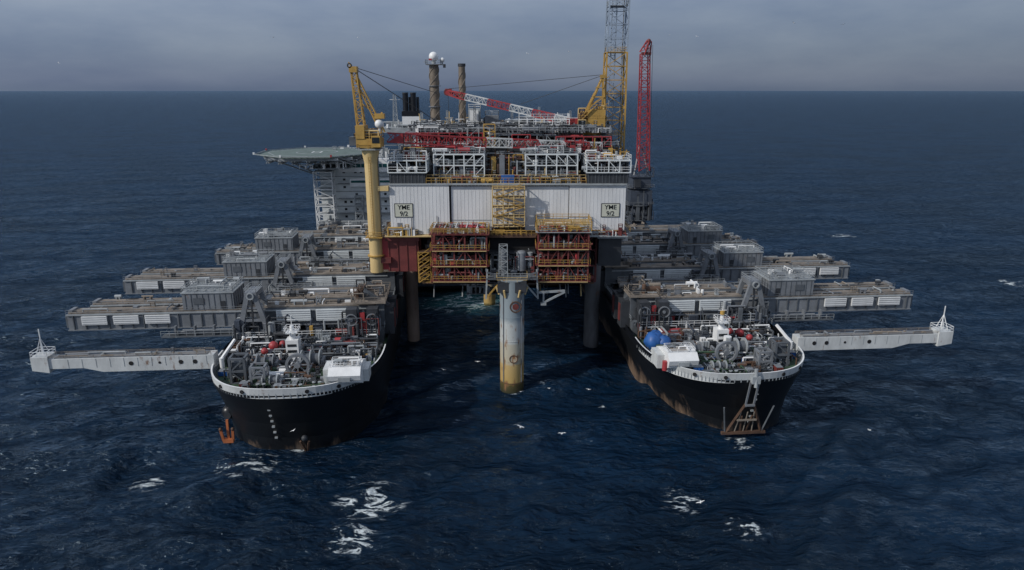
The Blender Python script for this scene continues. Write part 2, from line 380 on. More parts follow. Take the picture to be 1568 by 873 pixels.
        if si==0:
            for a in (33.5,38.5):
                bx(a-1.3,a+1.3,v-4,v-1,17.6,24,'dark_grey'); M.cyl((side*a,v-4.2,21.5),(side*a,v-.8,21.5),1.5,'dark_grey',n=16); M.ring((side*a,v-4.3,21.5),'y',1.5,.25,.3,'mid_grey'); M.cyl((side*a,v-4.4,21.5),(side*a,v-4.0,21.5),.4,'mid_grey',n=12)
            bx(35.4,36.6,v-3.6,v-3.2,18,23,'red_paint')
            M.clutter(*sorted((side*32,side*41)),v-5,v-1,17.6,6,36,['dark_grey','steel_grey','mid_grey','dark_red','dark_grey'],.4,1.6)
    for v in (52,57,62,83,89,94,115):
        M.box(*sorted((side*34,side*64)),v,v+1.2,21,21.25,'mid_grey'); M.rail([(side*34,v,21.2),(side*64,v,21.2)],'light_grey')
        for u in (36,44,52,60): bx(u,u+.4,v+.4,v+.8,17.6,21,'steel_grey')
    for v in (50,56,61,82,88): bx(36,62,v,v+2.4,19.3,20.2+R(),'tan_deck')
    M.build()

for side in (-1,1):
    A=MB('mooring_boom',ship)
    def tb(a,b,v0,v1,z0a,z0b,z1a,z1b,m):
        x0,x1=side*a,side*b
        vs=[(x0,v0,z0a),(x1,v0,z0b),(x1,v1,z0b),(x0,v1,z0a),(x0,v0,z1a),(x1,v0,z1b),(x1,v1,z1b),(x0,v1,z1a)]
        fs=[(0,3,2,1),(4,5,6,7),(0,1,5,4),(2,3,7,6),(1,2,6,5),(0,4,7,3)]
        if side<0: fs=[f[::-1] for f in fs]
        A.add(vs,fs,m)
    tb(66.5,90,16.5,19.5,15.8,15.8,19.0,19.0,'white_paint')
    tb(90,94,16.5,19.5,15.8,16.8,19.0,19.0,'white_paint')
    tb(94,101,16.5,19.5,16.8,16.8,19.0,19.0,'white_paint')
    tb(101,104.5,16.2,19.8,16.0,16.6,19.6,19.6,'white_paint')
    for u in (70.5,73.5,78,84): A.cyl((side*u,16.44,17.6),(side*u,16.6,17.6),.5 if u!=78 else .3,'dark_void',n=12)
    for k in range(11): A.box(*sorted((side*(68+k*2.9),side*(68.08+k*2.9))),16.45,16.5,16.9,18.9,'light_grey')
    A.box(*sorted((side*68,side*100)),16.9,19.1,19.0,19.15,'mid_grey')
    for yy in (16.7,19.3):
        A.rail([(side*67,yy,19.1),(side*101,yy,19.1)],'tan_deck',h=.6,step=3,t=.08)
    A.clutter(*sorted((side*68,side*100)),17.2,18.8,19.1,.6,16,['tan_deck','mid_grey','light_grey'],.3,.9)
    for k in range(4):
        an=k*math.pi/2+.7; A.beam((side*102.7+1.4*math.cos(an),18+1.3*math.sin(an),19.6),(side*102.7,18,23.4),.13,'clean_white')
    A.beam((side*102.7,18,19.6),(side*102.7,18,25.5),.16,'clean_white'); A.railrect(*sorted((side*101,side*104.4)),16.3,19.7,19.6,'clean_white')
    A.build()

def crate(G,x,y,z,w,d,h,m):
    G.box(x-w/2,x+w/2,y-d/2,y+d/2,z,z+h,m)
    for i in range(4): G.box(x-w/2-.06+i*w/3,x-w/2+.08+i*w/3,y-d/2-.07,y-d/2,z,z+h,m)
    G.box(x-w/2-.05,x+w/2+.05,y-d/2-.05,y+d/2+.05,z+h,z+h+.1,'mid_grey')
def winch(G,x,y,z,r,w,m='light_grey'):
    G.cyl((x-w/2,y,z+r),(x+w/2,y,z+r),r*.62,'steel_grey',n=18)
    for o in (-w/2,0,w/2):
        G.ring((x+o,y,z+r),'x',r,r*.3,.25,m,n=22)
        for k in range(6):
            a=k*math.pi/3; G.beam((x+o,y,z+r),(x+o,y+math.cos(a)*r*.9,z+r+math.sin(a)*r*.9),.22,m)
    for o in (-w/2-.6,w/2+.6):
        G.box(x+o-.3,x+o+.3,y-r*.7,y+r*.7,z,z+r*1.1,'mid_grey')
    G.box(x-w/2-1,x+w/2+1,y-r,y+r,z-.05,z+.3,'dark_grey')
def sheave(G,x,y,z,r,m='light_grey'):
    G.ring((x,y,z+r),'y',r,r*.22,.8,m,n=24); G.cyl((x,y-.5,z+r),(x,y+.5,z+r),r*.25,m,n=10)
    for k in range(8):
        a=k*math.pi/4; G.beam((x,y,z+r),(x+math.cos(a)*r*.85,y,z+r+math.sin(a)*r*.85),.22,m)
for side in (-1,1):
    G=MB('foredeck_machinery_port' if side>0 else 'foredeck_machinery_starboard',ship)
    z=14.85; cx=side*48.5
    G.box(cx-8,cx+8,10,21,z,z+.4,'dark_grey')
    sheave(G,cx-side*1,12,z+.4,2.6,'mid_grey'); winch(G,cx+3,16.5,z+.4,2.1,4); winch(G,cx-7,17,z+.3,1.7,3.5,'mid_grey')
    winch(G,cx+10,15,z,1.5,3,'mid_grey'); winch(G,cx-4,8.5,z,1.2,3,'light_grey')
    G.frame(cx+side*9.5,cx+side*12.5,10,13,z,z+5.5,1,1,2,'steel_grey',t=.5,brace=1)
    G.frame(cx+side*5,cx+side*7.8,8,10.5,z,z+4.2,1,1,2,'mid_grey',t=.45,brace=1)
    G.box(cx+side*11-1.3,cx+side*11+1.3,10.5,12.5,z+1.5,z+4.6,'steel_grey')
    mx,my=(cx-2,22) if side<0 else (cx+1,21)
    G.box(mx-1.4,mx+1.4,my-1.4,my+1.4,z,z+5.5,'clean_white'); G.cyl((mx,my,z+5.5),(mx,my,z+8.6),.8,'clean_white',r2=.45,n=12)
    G.box(mx-1.3,mx+1.3,my-1.3,my+1.3,z+7,z+7.25,'clean_white'); G.railrect(mx-1.5,mx+1.5,my-1.5,my+1.5,z+7.2,'clean_white',step=1)
    G.beam((mx,my,z+8.6),(mx,my,z+11),.16,'clean_white'); G.beam((mx-1,my,z+10),(mx+1,my,z+10),.14,'clean_white')
    if side>0:
        G.cyl((mx,my,z+9.0),(mx,my,z+9.9),.55,'yellow_paint',n=10); G.box(mx-.5,mx+2.5,my-1.9,my-1.6,z+1,z+3,'window_dark')
        G.cyl((mx+.5,my-3,z),(mx+.5,my-3,z+4.5),.9,'clean_white',n=14)
    for k in range(3): G.box(mx-1.0,mx+1.0,my-1.48,my-1.4,z+1.2+k*1.4,z+1.8+k*1.4,'window_dark')
    for (dx,dy,r) in ((7,24,1.1),(5.4,26,.8),(8.4,21.5,.8)):
        xx=cx+side*dx if side>0 else cx-dx
        G.sph((xx,dy,z+r+2.0),r,'red_paint'); G.cyl((xx,dy,z),(xx,dy,z+2.4),.4,'mid_grey')
    G.cyl((cx-side*6,27,z+2.0),(cx-side*11.5,27,z+2.0),.7,'dark_red',n=16); G.cyl((cx-side*6,29.6,z+2.0),(cx-side*11,29.6,z+2.0),.7,'red_paint',n=16)
    for u in (7,10.5): G.box(cx-side*u-.3,cx-side*u+.3,26.2,30.2,z,z+2,'mid_grey')
    pts=[(15.5,15,'blue_paint'),(14.5,19,'clean_white'),(16,23,'blue_paint'),(-13,12,'clean_white'),(-9,8,'blue_paint'),(9,7,'dark_red'),(2,6,'light_grey'),(-15,22,'blue_paint'),(0,27,'light_grey'),(5,26,'green_deck'),(13,27,'blue_paint'),(-12,24,'clean_white'),(-3,15,'blue_paint')]
    for dx,dy,m in pts: crate(G,cx+side*dx,dy,z,U(1.2,2.2),U(1.2,1.8),U(.9,1.5),m)
    G.clutter(cx-9,cx+9,5,10.5,z,1.4,60,['light_grey','mid_grey','steel_grey','dark_grey','green_deck','rust_steel','dark_grey'],.3,1.2)
    G.clutter(cx-15,cx+15,10.5,20,z,2.2,190,['mid_grey','mid_grey','clean_white','dark_grey','steel_grey','green_deck','green_deck','rust_steel','dark_grey'],.3,1.6)
    G.clutter(cx-16.5,cx+16.5,19,31,z,3.2,260,['light_grey','mid_grey','mid_grey','dark_grey','steel_grey','dark_grey','slate_blue','rust_steel','clean_white'],.3,1.9)
    G.clutter(cx-15,cx+15,10,30,z,1.3,44,['blue_paint','red_paint','yellow_paint','clean_white','blue_paint'],.3,.9)
    for k in range(10):
        a=-1.2+k*.27; bxp=cx+14.5*math.sin(a); byp=19.5-14.0*math.cos(a)*1.0
        for o in (-.6,.6): G.cyl((bxp+o,byp,z),(bxp+o,byp,z+1.1),.3,'dark_grey',n=10); G.cyl((bxp+o,byp,z+1.1),(bxp+o,byp,z+1.25),.4,'light_grey',n=10)
    ox=cx+side*16.5
    G.cyl((ox,17,z),(ox,17,z+3.2),.5,'clean_white'); G.beam((ox,17,z+3),(ox-side*2.0,21,z+6),.5,'clean_white'); G.beam((ox,17,z+2),(ox-side*1.0,19,z+4.2),.25,'light_grey')
    if side>0:
        for (a,b_,c_,r_) in ((-14.9,22,2.3,2.3),(-12.8,21.3,2.0,1.9),(-12.2,22.6,1.6,1.8),(-14.0,23.6,2.5,1.9)): G.sph((cx+a,b_,z+c_),r_,'blue_paint',n=18,lump=.22)
    G.rail([(cx-16,31,17.7),(cx+16,31,17.7)],'clean_white')
    px=-36.5 if side<0 else 36.0
    w=3.3
    def poly(sec,x0,x1,m):
        n_=len(sec); vs=[(x0,a,b) for a,b in sec]+[(x1,a,b) for a,b in sec]
        fs=[(i,(i+1)%n_,n_+(i+1)%n_,n_+i) for i in range(n_)]+[tuple(range(n_-1,-1,-1)),tuple(range(n_,2*n_))]
        G.add(vs,fs,m)
    y0=4.8 if side<0 else 7.2
    sec=[(y0,16.5),(y0-.6,18.2),(y0+1.0,19.5),(y0+5.2,19.5),(y0+9.5,18.0),(y0+9.5,15.0),(y0+3.0,15.0)]
    poly(sec,px-w,px+w,'clean_white')
    G.box(px-w-1.6,px-w,y0+3,y0+8,15.2,18.3,'white_paint'); G.box(px+w,px+w+1.2,y0+3.5,y0+8,15.2,17.9,'white_paint')
    G.box(px-2,px+2,y0+2,y0+4.8,19.52,19.65,'tan_deck'); G.railrect(px-w+.3,px+w-.3,y0+1.3,y0+5,19.5,'clean_white',h=.8,step=1.6,t=.09)
    G.box(px-2.4,px+2.4,y0+6.0,y0+6.25,18.9,19.5,'mid_grey'); G.clutter(px-2.5,px+2.5,y0+2,y0+5,19.6,.7,8,['light_grey','clean_white','mid_grey'],.3,1)
    G.box(px-1.2,px+1.2,y0-.62,y0-.4,16.9,17.8,'light_grey'); G.box(px-w-.02,px+w+.02,y0-.35,y0-.2,17.0,17.1,'mid_grey')
    G.cyl((px-w-.4,y0+1.2,15.5),(px-w-.4,y0+1.2,17.6),.6,'red_paint' if side>0 else 'light_grey')
    G.build()
A=MB('bower_anchor_assembly',ship)
def anchor(x,y,zb):
    A.sph((x,y+1.4,zb+6.6),1.6,'black_paint',n=18)
    A.cyl((x,y-.2,zb+6.4),(x,y+1.4,zb+6.4),.8,'dark_grey')
    A.beam((x,y-.6,zb+5.6),(x,y-.9,zb+1),.5,'orange_rust')
    A.box(x-1.1,x+1.1,y-1.5,y-.7,zb+.4,zb+1.3,'orange_rust')
    for s_ in (-1,1):
        A.beam((x+s_*1.0,y-1.2,zb+.8),(x+s_*1.3,y-1.6,zb+3.8),.55,'orange_rust',h=.35); A.sph((x+s_*1.3,y-1.6,zb+3.8),.4,'rust_steel',n=8)
    A.cyl((x,y-.4,zb-4),(x,y-.4,zb+.6),.25,'rust_steel')
anchor(-63.6,12.5,0)
for s_ in (-1,1):
    A.beam((67.0,24+s_*2,-1),(67.2,24+s_*.5,6),.5,'rust_steel')
    A.beam((-46,7.6,-1),(-46+s_*.9,6.0,2.8),.4,'rust_steel')
A.sph((-46,6.2,3.4),.7,'dark_grey',n=10); A.sph((67.2,24,5),.7,'orange_rust',n=10)
c=50
for s_ in (-1,1):
    A.beam((c+s_*.9,1.6,15),(c+s_*.9,3.2,8.5),.35,'mid_grey'); A.beam((c+s_*1.0,3.2,9),(c+s_*4.0,5.0,1.6),.45,'rust_steel')
    A.beam((c+s_*1.2,3.8,6),(c+s_*.6,5.6,.8),.35,'rust_steel'); A.beam((c+s_*5.6,3.2,8.5),(c+s_*4.2,5.0,1.6),.3,'steel_grey')
A.beam((c-5,5.0,1.4),(c+5,5.0,1.4),.7,'rust_steel',h=.6); A.beam((c-2.2,3.8,5),(c+2.2,3.8,5),.35,'tan_deck'); A.beam((c-1,2.8,9),(c+1,2.8,9),.4,'mid_grey')
for k in range(3): A.cyl((c-2+k*2,5.2,1.2),(c-1.5+k*1.5,3.6,7),.15,'tan_deck',n=6)
A.cyl((c,1.0,14),(c,1.6,18.0),.4,'light_grey',n=10); A.box(c-.9,c+.9,0.9,2.0,14.8,16.4,'light_grey')
A.build()

# ---- accommodation block
acc=MB('accommodation_block',ship)
a0,a1,b0,b1=-67,-36,154,186
acc.box(a0,a1,b0,b1,17.2,47,'acc_white')
for k in range(10):
    z=18.4+k*3.0
    acc.box(a0-.3,a1+.3,b0-.35,b0,z+1.8,z+2.0,'light_grey')
    u=a0+9
    while u<a1-1:
        if R()<.6: acc.box(u,u+1.0,b0-.06,b0+.1,z+.2,z+1.1,'window_dark')
        u+=2.3
for z in (26.4,32.4,38.4): acc.box(a0+7,a1,b0-1.6,b0,z,z+.25,'light_grey'); acc.rail([(a0+7,b0-1.5,z+.2),(a1,b0-1.5,z+.2)],'clean_white',step=2.5)
acc.box(a0+8,a1+.4,b0-3.2,b0,43.4,48.5,'clean_white'); acc.box(a0+8.3,a1,b0-3.32,b0-3.0,45.2,46.6,'window_teal')
acc.box(a0+12,a1+.4,b0-2.2,b0,37.5,40.8,'clean_white'); acc.box(a0+12.5,a1,b0-2.32,b0-2.1,39,39.9,'window_teal')
for k in range(11): acc.box(a0+8.4+k*2.1,a0+8.6+k*2.1,b0-3.42,b0-3.0,45.1,46.7,'clean_white')
acc.clutter(a0+4,a1,b0,b1,47,5,70,['clean_white','light_grey','mid_grey','light_grey'],.6,3)
acc.frame(a0-1,a0+6,b0-8,b0-2,17.2,44,1,1,8,'clean_white',t=.34,brace=1,floor='light_grey')
acc.frame(a0+14,a0+17,b0-6,b0-2,17.2,34,1,1,5,'light_grey',t=.25,brace=1,floor='light_grey')
acc.box(-64,-30,140,152,17.2,21.5,'mid_grey'); acc.clutter(-66,-28,134,152,21.4,3.4,150,['light_grey','mid_grey','steel_grey','clean_white','slate_blue','tan_deck'],.8,3.5)
for k in range(3): acc.beam((-66,141+k*3,23.5+k*.4),(-26,141+k*3,23.5+k*.4),.6,'light_grey')
acc.box(-34,-27,163,172,17.2,60,'light_grey'); acc.box(-34,-27,162.8,172,60,64.5,'clean_white'); acc.box(-34.1,-26.9,162.7,172,64.5,66.5,'black_paint')
for x in (-32.6,-29.4): acc.cyl((x,166,66),(x,166,73.5),1.15,'black_paint',n=14); acc.cyl((x,165.9,73.4),(x,165.9,73.8),1.3,'dark_grey',n=14); acc.cyl((x+1.7,168,66),(x+1.7,168,72),.6,'dark_grey',n=10)
acc.lattice((-37,166,60),(-37,166,73),2,1,8,'light_grey',c=.2,br=.14); acc.beam((-39,166,71),(-35,166,71),.2,'clean_white')
acc.clutter(-42,-24,160,175,60,3.5,40,['clean_white','light_grey','mid_grey'],.5,2.2)
acc.box(-42,-24,160,176,58,60,'light_grey')
acc.build()
hd=MB('helideck',ship)
hx,hy,hz,hr=-67,152,51.2,21.5
pv=[(hx+hr*math.cos(math.pi/8+k*math.pi/4),hy+hr*math.sin(math.pi/8+k*math.pi/4)) for k in range(8)]
hd.add([(x,y,hz) for x,y in pv]+[(x,y,hz-.6) for x,y in pv],[tuple(range(8)),tuple(range(15,7,-1))]+[(k,8+k,8+(k+1)%8,(k+1)%8) for k in range(8)],'heli_green')
hd.ring((hx,hy,hz+.03),'z',8,.4,.05,'light_grey',n=40); hd.ring((hx,hy,hz+.02),'z',19,.35,.04,'light_grey',n=8)
for o in (-1.6,1.6): hd.box(hx+o-.3,hx+o+.3,hy-2.4,hy+2.4,hz+.012,hz+.05,'clean_white')
hd.box(hx-1.3,hx+1.3,hy-.3,hy+.3,hz+.012,hz+.05,'clean_white')
pn=[(hx+(hr+2.2)*math.cos(math.pi/8+k*math.pi/4),hy+(hr+2.2)*math.sin(math.pi/8+k*math.pi/4),hz+.1) for k in range(9)]
for a,b in zip(pn[:-1],pn[1:]):
    hd.beam(a,b,.22,'light_grey')
    for q in range(9):
        m1=Vector(a).lerp(Vector(b),q/8); ctr=Vector((hx,hy,hz-.4)); m2=m1.lerp(ctr,.09); m2.z=hz-.4; hd.beam(m1,m2,.14,'heli_green')
for k in range(9):
    yy=hy-18+k*4.5; w=math.sqrt(max(0,hr**2-(yy-hy)**2))*.93; hd.beam((hx-w,yy,hz-1.3),(hx+w,yy,hz-1.3),.4,'light_grey',h=1.0)
for k in range(7):
    xx=hx-16+k*5.4; w=math.sqrt(max(0,hr**2-(xx-hx)**2))*.93; hd.lattice((xx,hy-w,hz-2.4),(xx,hy+w,hz-2.4),1.0,1.0,10,'light_grey',c=.22,br=.12)
for (xx,yy) in ((-82,146),(-82,158),(-74,140),(-72,164)):
    hd.beam((xx,yy,hz-2.6),(-67,157,41),.5,'light_grey')
hd.clutter(hx-6,hx+14,hy-15,hy-4,hz-5,2.5,14,['light_grey','clean_white'],.4,1.6); hd.box(hx-2,hx+14,hy-12,hy+10,hz-5.4,hz-5.1,'light_grey')
hd.stairs((-56,131,hz-1),(-50,137,hz-4),1.4,'light_grey')
for k in range(8): hd.box(pn[k][0]-.3,pn[k][0]+.3,pn[k][1]-.3,pn[k][1]+.3,hz,hz+.8,'red_paint' if k%3==0 else 'clean_white')
hd.build()

ad=MB('aft_deck_equipment',ship)
ad.clutter(10,66,134,160,17.2,5,200,['slate_blue','dark_grey','steel_grey','mid_grey','slate_blue'],1.0,4.5)
ad.clutter(-26,10,134,175,17.2,7,60,['slate_blue','dark_grey','mid_grey','light_grey'],1.5,6)
ad.clutter(-66,66,190,370,17.2,6,220,['slate_blue','dark_grey','mid_grey','light_grey','tan_deck'],2,8)
for k in range(7): ad.box(20+k*6,24+k*6,136,139,17.2,20+R()*3,'slate_blue')
ad.frame(34,56,134,142,17.2,24,6,2,2,'slate_blue',t=.4,brace=.6,railm='steel_grey')
ad.build()
sc=empty('ship_deck_crane',(2.1,130.5,0),TH)
C=MB('crane_pedestal',sc)
cx,cy=61.3,146
C.cyl((cx,cy,17),(cx,cy,37),3.6,'slate_blue',n=20); C.cyl((cx,cy,26),(cx,cy,27),4.6,'slate_blue',n=20)
C.box(cx-4.4,cx+4.4,cy-4.6,cy+4.6,30,36,'slate_blue'); C.box(cx-3.6,cx+3.6,cy-4.6,cy+4,37,41.5,'slate_blue')
C.box(cx-3.2,cx-.8,cy-6,cy-4,37.5,40.5,'dark_grey'); C.frame(cx-4.4,cx+4.4,cy-5,cy+5,41.5,45,3,2,1,'slate_blue',t=.35,brace=.8)
C.clutter(cx-5.2,cx+5.2,cy-5.5,cy+4,24,12,70,['slate_blue','dark_grey','steel_grey'],.5,2.2)
for z in (24,30,37): C.ring((cx,cy,z),'z',5.6,1.3,.3,'steel_grey'); C.railrect(cx-5,cx+5,cy-5,cy+5,z+.2,'mid_grey')
C.beam((cx-3,cy-3,42),(cx-.5,cy,53),.5,'mid_grey'); C.beam((cx+3,cy-3,42),(cx+.5,cy,53),.5,'mid_grey')
C.build()
C=MB('crane_boom',sc)
C.lattice((cx+.5,cy-3,44),(cx-1.5,cy-5,88),4.2,3.0,18,'red_paint',c=.38,br=.18)
C.lattice((cx-1.5,cy-5,88),(cx-.6,cy-7,92.5),3.0,1.2,2,'red_paint',c=.36,br=.2)
C.sph((cx-.8,cy-7,92.5),.8,'dark_red',n=10); C.box(cx-3.1,cx+.4,cy-7,cy-5,87.6,88.5,'dark_red')
for o in (-1,.0,1): C.cyl((cx-.5+o,cy-8,91),(cx+4.5,cy+2,46),.08,'cable_black',n=5)
C.build()

# ================================================================ PLATFORM (world frame)
plat=empty('oil_platform',(0,0,0))
W=MB('deck_hull',plat)
X0,X1,Y0,Y1=-31.5,29.3,178,232
W.box(X0+.3,X1-.3,Y0+.5,Y1,38.6,51.0,'dark_grey')
def slab(x0,x1,y,z0,z1):
    W.box(x0,x1,y,y+.5,z0,z1,'wall_white')
    u=x0+.45
    while u<x1-.3: W.box(u,u+.10,y-.045,y,z0+.1,z1-.1,'wall_white'); u+=.95
slab(X0,-16.2,Y0-.6,38.6,51.4); slab(-15.7,-5.2,Y0,39.5,51.4); slab(-5.2,3.4,Y0+.1,40.5,51.2); slab(3.4,14.6,Y0,39.5,51.4); slab(14.8,X1,Y0-.3,38.6,51.4)
W.box(X0-.1,X1+.1,Y0-.9,Y0+.4,51.4,51.8,'light_grey')
W.box(-16.2,-15.7,Y0+.1,Y0+.4,38.6,51.4,'black_paint')  # black strip painted into the slab gap as the joint's shadow
W.box(-15.6,-5.3,Y0-.1,Y0,42.2,42.35,'light_grey')
for x,s_ in ((X0,-1),(X1,1)):
    for k in range(9):
        y=Y0+1+k*5.9; W.box(x-.2 if s_<0 else x-.3,x+.3 if s_<0 else x+.2,y,y+5.4,39,51,'wall_white' if k%3 else 'mid_grey')
    W.rail([(x+s_*1.6,Y0,39),(x+s_*1.6,Y1,39)],'yellow_paint'); W.box(min(x,x+s_*1.7),max(x,x+s_*1.7),Y0+.5,Y1,38.7,38.95,'steel_grey')
W.box(6.3,8.6,Y0-.8,Y0,42.3,45,'wall_white'); W.box(-29.8,-28.6,Y0-.72,Y0-.6,39.5,41.6,'mid_grey')
for x in (-31,-28.5,-22,17.5,25.5,28): W.box(x,x+.9,Y0-1.1,Y0-.62,38.9,40.1,'light_grey')
for x in (-26,-19.5,-10,9,19,23): W.cyl((x,Y0-.85,39),(x,Y0-.85,U(41,44)),.1,'mid_grey',n=6)
W.build()
def sign(x,yy):
    s=MB('platform_sign',plat)
    for (a,b,c,d) in ((x-2.4,x+2.4,43.1,43.25),(x-2.4,x+2.4,46.55,46.7),(x-2.4,x-2.25,43.25,46.55),(x+2.25,x+2.4,43.25,46.55)): s.box(a,b,yy-.12,yy,c,d,'black_paint')
    s.box(x-2.25,x+2.25,yy-.09,yy,43.25,46.55,'pale_cream'); s.build()
    for t,z in (('YME',45.15),('9/2',43.5)):
        cu=bpy.data.curves.new('sign_text','FONT'); cu.body=t; cu.size=1.65; cu.align_x='CENTER'; cu.extrude=.02; cu.offset=.01
        o=bpy.data.objects.new('sign_text',cu); o.location=(x,yy-.14,z); o.rotation_euler=(math.pi/2,0,0); scene.collection.objects.link(o); o.parent=plat
        cu.materials.append(MATS['black_paint'])
sign(-28.0,Y0-.66); sign(25.5,Y0-.36)

S=MB('cellar_deck',plat)
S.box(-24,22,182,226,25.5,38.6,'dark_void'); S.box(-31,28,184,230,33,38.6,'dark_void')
S.box(X0,X1,Y0-.5,Y1,38.1,38.6,'dark_red')
S.frame(-24.5,22.5,180.5,227,25,38,10,6,3,'dark_red',t=.5,brace=.5)
S.clutter(-23,21,179,183,25.3,11,130,['dark_red','dark_grey','rust_steel','mid_grey','dark_grey','dark_grey'],.5,2.2)
S.clutter(-23,21,180,183,32,6,70,['dark_red','dark_grey','rust_steel','mid_grey','dark_grey','tan_deck'],.5,2.2)
S.box(-32.8,-24.6,177.6,186,28.5,36.8,'dark_red'); S.box(-33.2,-24.3,177.2,186,36.8,38.0,'dark_red')
S.box(-34.4,-32.6,177.5,182,29,37.5,'red_paint')
for k in range(4): S.box(-32.6+k*2.4,-32.35+k*2.4,177.4,177.6,28.6,36.8,'dark_red')
S.box(22.8,28.8,177.8,184,30,37.6,'dark_grey'); S.box(22.3,29.6,176.5,181,37.6,38.0,'light_grey')
S.railrect(-32.5,-24.5,175.9,177.4,38.6,'yellow_paint'); S.rail([(20,176.6,38.6),(29.5,176.6,38.6)],'yellow_paint')
S.box(-33,-20,175.6,178,38.2,38.5,'pale_yellow'); S.box(19.5,30,175.6,178,38.2,38.5,'light_grey')
S.clutter(-32,-24.6,175.8,177.2,38.5,2.2,18,['yellow_paint','light_grey','dark_red','clean_white'],.3,1.0); S.clutter(20,29.6,175.8,177.2,38.5,2.2,18,['dark_red','light_grey','clean_white','mid_grey'],.3,1.0)
def module(x0,x1,z0,z1,y0,y1,topm):
    S.frame(x0,x1,y0,y1,z0,z1,5,2,3,'dark_red',t=.36,brace=.7)
    h=(z1-z0)/3
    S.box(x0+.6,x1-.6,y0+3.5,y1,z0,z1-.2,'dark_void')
    for k in range(4):
        z=z0+h*k+.15
        S.rail([(x0,y0-.7,z),(x1,y0-.7,z)],'yellow_paint',step=1.5,t=.08); S.rail([(x0-.6,y0,z),(x0-.6,y1,z)],'yellow_paint',step=1.6,t=.08); S.rail([(x1+.6,y0,z),(x1+.6,y1,z)],'yellow_paint',step=1.6,t=.08)
        S.box(x0-.7,x1+.7,y0-.75,y1+.2,z-.26,z-.18,'dark_red' if k<3 else topm)
        if k<3:
            S.clutter(x0+.3,x1-.3,y0+.2,y0+3.5,z,h*.7,50,['dark_red','dark_red','mid_grey','dark_grey','rust_steel','light_grey','dark_grey','red_paint','light_grey'],.3,1.3)
            S.beam((x0,y0-.78,z-.3),(x1,y0-.78,z-.3),.16,'pale_yellow')
    S.clutter(x0+.5,x1-.5,y0,y1-1,z1+.2,1.5,40,['red_paint','dark_red','light_grey','mid_grey','yellow_paint','clean_white'],.3,1.4)
module(-20,-6.4,28.2,40.2,169.5,177,'dark_red')
module(6.6,19.2,28.2,40.8,169.5,177,'light_grey')
for k in range(5): S.beam((8+k*2.4,169,42.6),(8+k*2.4,177,42.6),.16,'yellow_paint')
for k in range(9): S.beam((6.2,169+k,42.6),(19.8,169+k,42.6),.10,'pale_yellow')
for x in (6.2,19.8):
    for y in (169,177): S.beam((x,y,41.2),(x,y,43.6),.24,'yellow_paint')
S.railrect(6.2,19.8,169,177,42.8,'yellow_paint',t=.1)
for k in range(10): S.beam((-19.5+k*1.35,169.5,41.8),(-19.5+k*1.35,177,41.8),.22,'red_paint' if k%2 else 'white_paint')
S.railrect(-20.5,-6,169,177,40.6,'yellow_paint',t=.1)
S.frame(-24.6,-21.4,176,179,26,34,1,1,4,'yellow_paint',t=.18,brace=1,floor='rust_steel')
for k in range(4): S.stairs((-24.4,175.8,26+k*2),(-21.6,175.8,28+k*2),.6,'yellow_paint')
S.box(-6.2,6.2,174,179,38.4,39.0,'rust_steel'); S.rail([(-6.2,174,39),(6.2,174,39)],'yellow_paint',step=1.2,t=.1)
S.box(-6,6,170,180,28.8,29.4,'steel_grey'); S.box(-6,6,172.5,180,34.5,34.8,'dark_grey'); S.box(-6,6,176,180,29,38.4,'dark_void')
S.cyl((-2.2,171,29.4),(-2.2,171,36.0),.9,'mid_grey',n=14); S.cyl((2.4,171.5,30.5),(2.4,171.5,35),1.3,'mid_grey',n=16); S.sph((2.4,171.5,35),1.3,'mid_grey',sz=.5); S.cyl((4.6,172,31),(4.6,172,35),.7,'light_grey',n=12)
S.lattice((-2.2,169.5,29.4),(-2.2,169.5,37.5),2.2,2.0,6,'light_grey',c=.18,br=.12)
S.clutter(-5.6,5.6,170.5,176,29.4,5,100,['mid_grey','dark_grey','steel_grey','light_grey','dark_grey','dark_red'],.3,1.4)
for s_ in (-1,1):
    S.beam((s_*1.2,168.2,29.2),(s_*6.2,167,31.0),.4,'steel_grey'); S.beam((s_*6.6,168,23.8),(s_*6.2,168,31.5),.4,'light_grey'); S.beam((s_*2.2,168.5,29),(s_*6.4,168,24.2),.35,'yellow_paint' if s_<0 else 'light_grey')
    S.beam((s_*6.5,168,31),(s_*6.5,177,34),.4,'steel_grey')
S.rail([(-6.4,167.3,29.4),(6.4,167.3,29.4)],'light_grey'); S.box(-6.5,6.5,167.2,170.5,29.0,29.3,'steel_grey')
S.box(-3.6,3.6,165,171.4,26.2,28.9,'dark_grey'); S.railrect(-3.8,3.8,164.6,171.4,29.1,'pale_yellow')
for k in range(6):
    a=k*math.pi/3; S.beam((4.0*math.cos(a),168+4.0*math.sin(a),27),(3.3*math.cos(a),168+3.3*math.sin(a),25),.4,'pale_yellow')
S.beam((6.6,168,25.5),(13.4,168.5,25.8),.5,'light_grey'); S.beam((8,168,22.6),(8,168,25.6),.4,'light_grey'); S.beam((8,168,22.8),(13.4,168.5,25.5),.45,'light_grey'); S.box(7.3,8.7,167.5,168.5,22.2,22.8,'light_grey')
S.rail([(-24,179,25.2),(-6,179,25.2)],'yellow_paint',t=.1)
S.box(-24,22,178.6,181,24.8,25.1,'rust_steel')
for k in range(22): 
    x=U(-22,20); S.cyl((x,U(178,182),U(20,24)),(x,U(180,184),26),U(.08,.25),random.choice(['mid_grey','dark_grey','pale_yellow','light_grey']),n=7)
S.clutter(-12,-3,176,180,22.8,3,16,['light_grey','mid_grey'],.3,1.2); S.box(-12,-3,176,180,22.6,22.8,'steel_grey')
S.build()

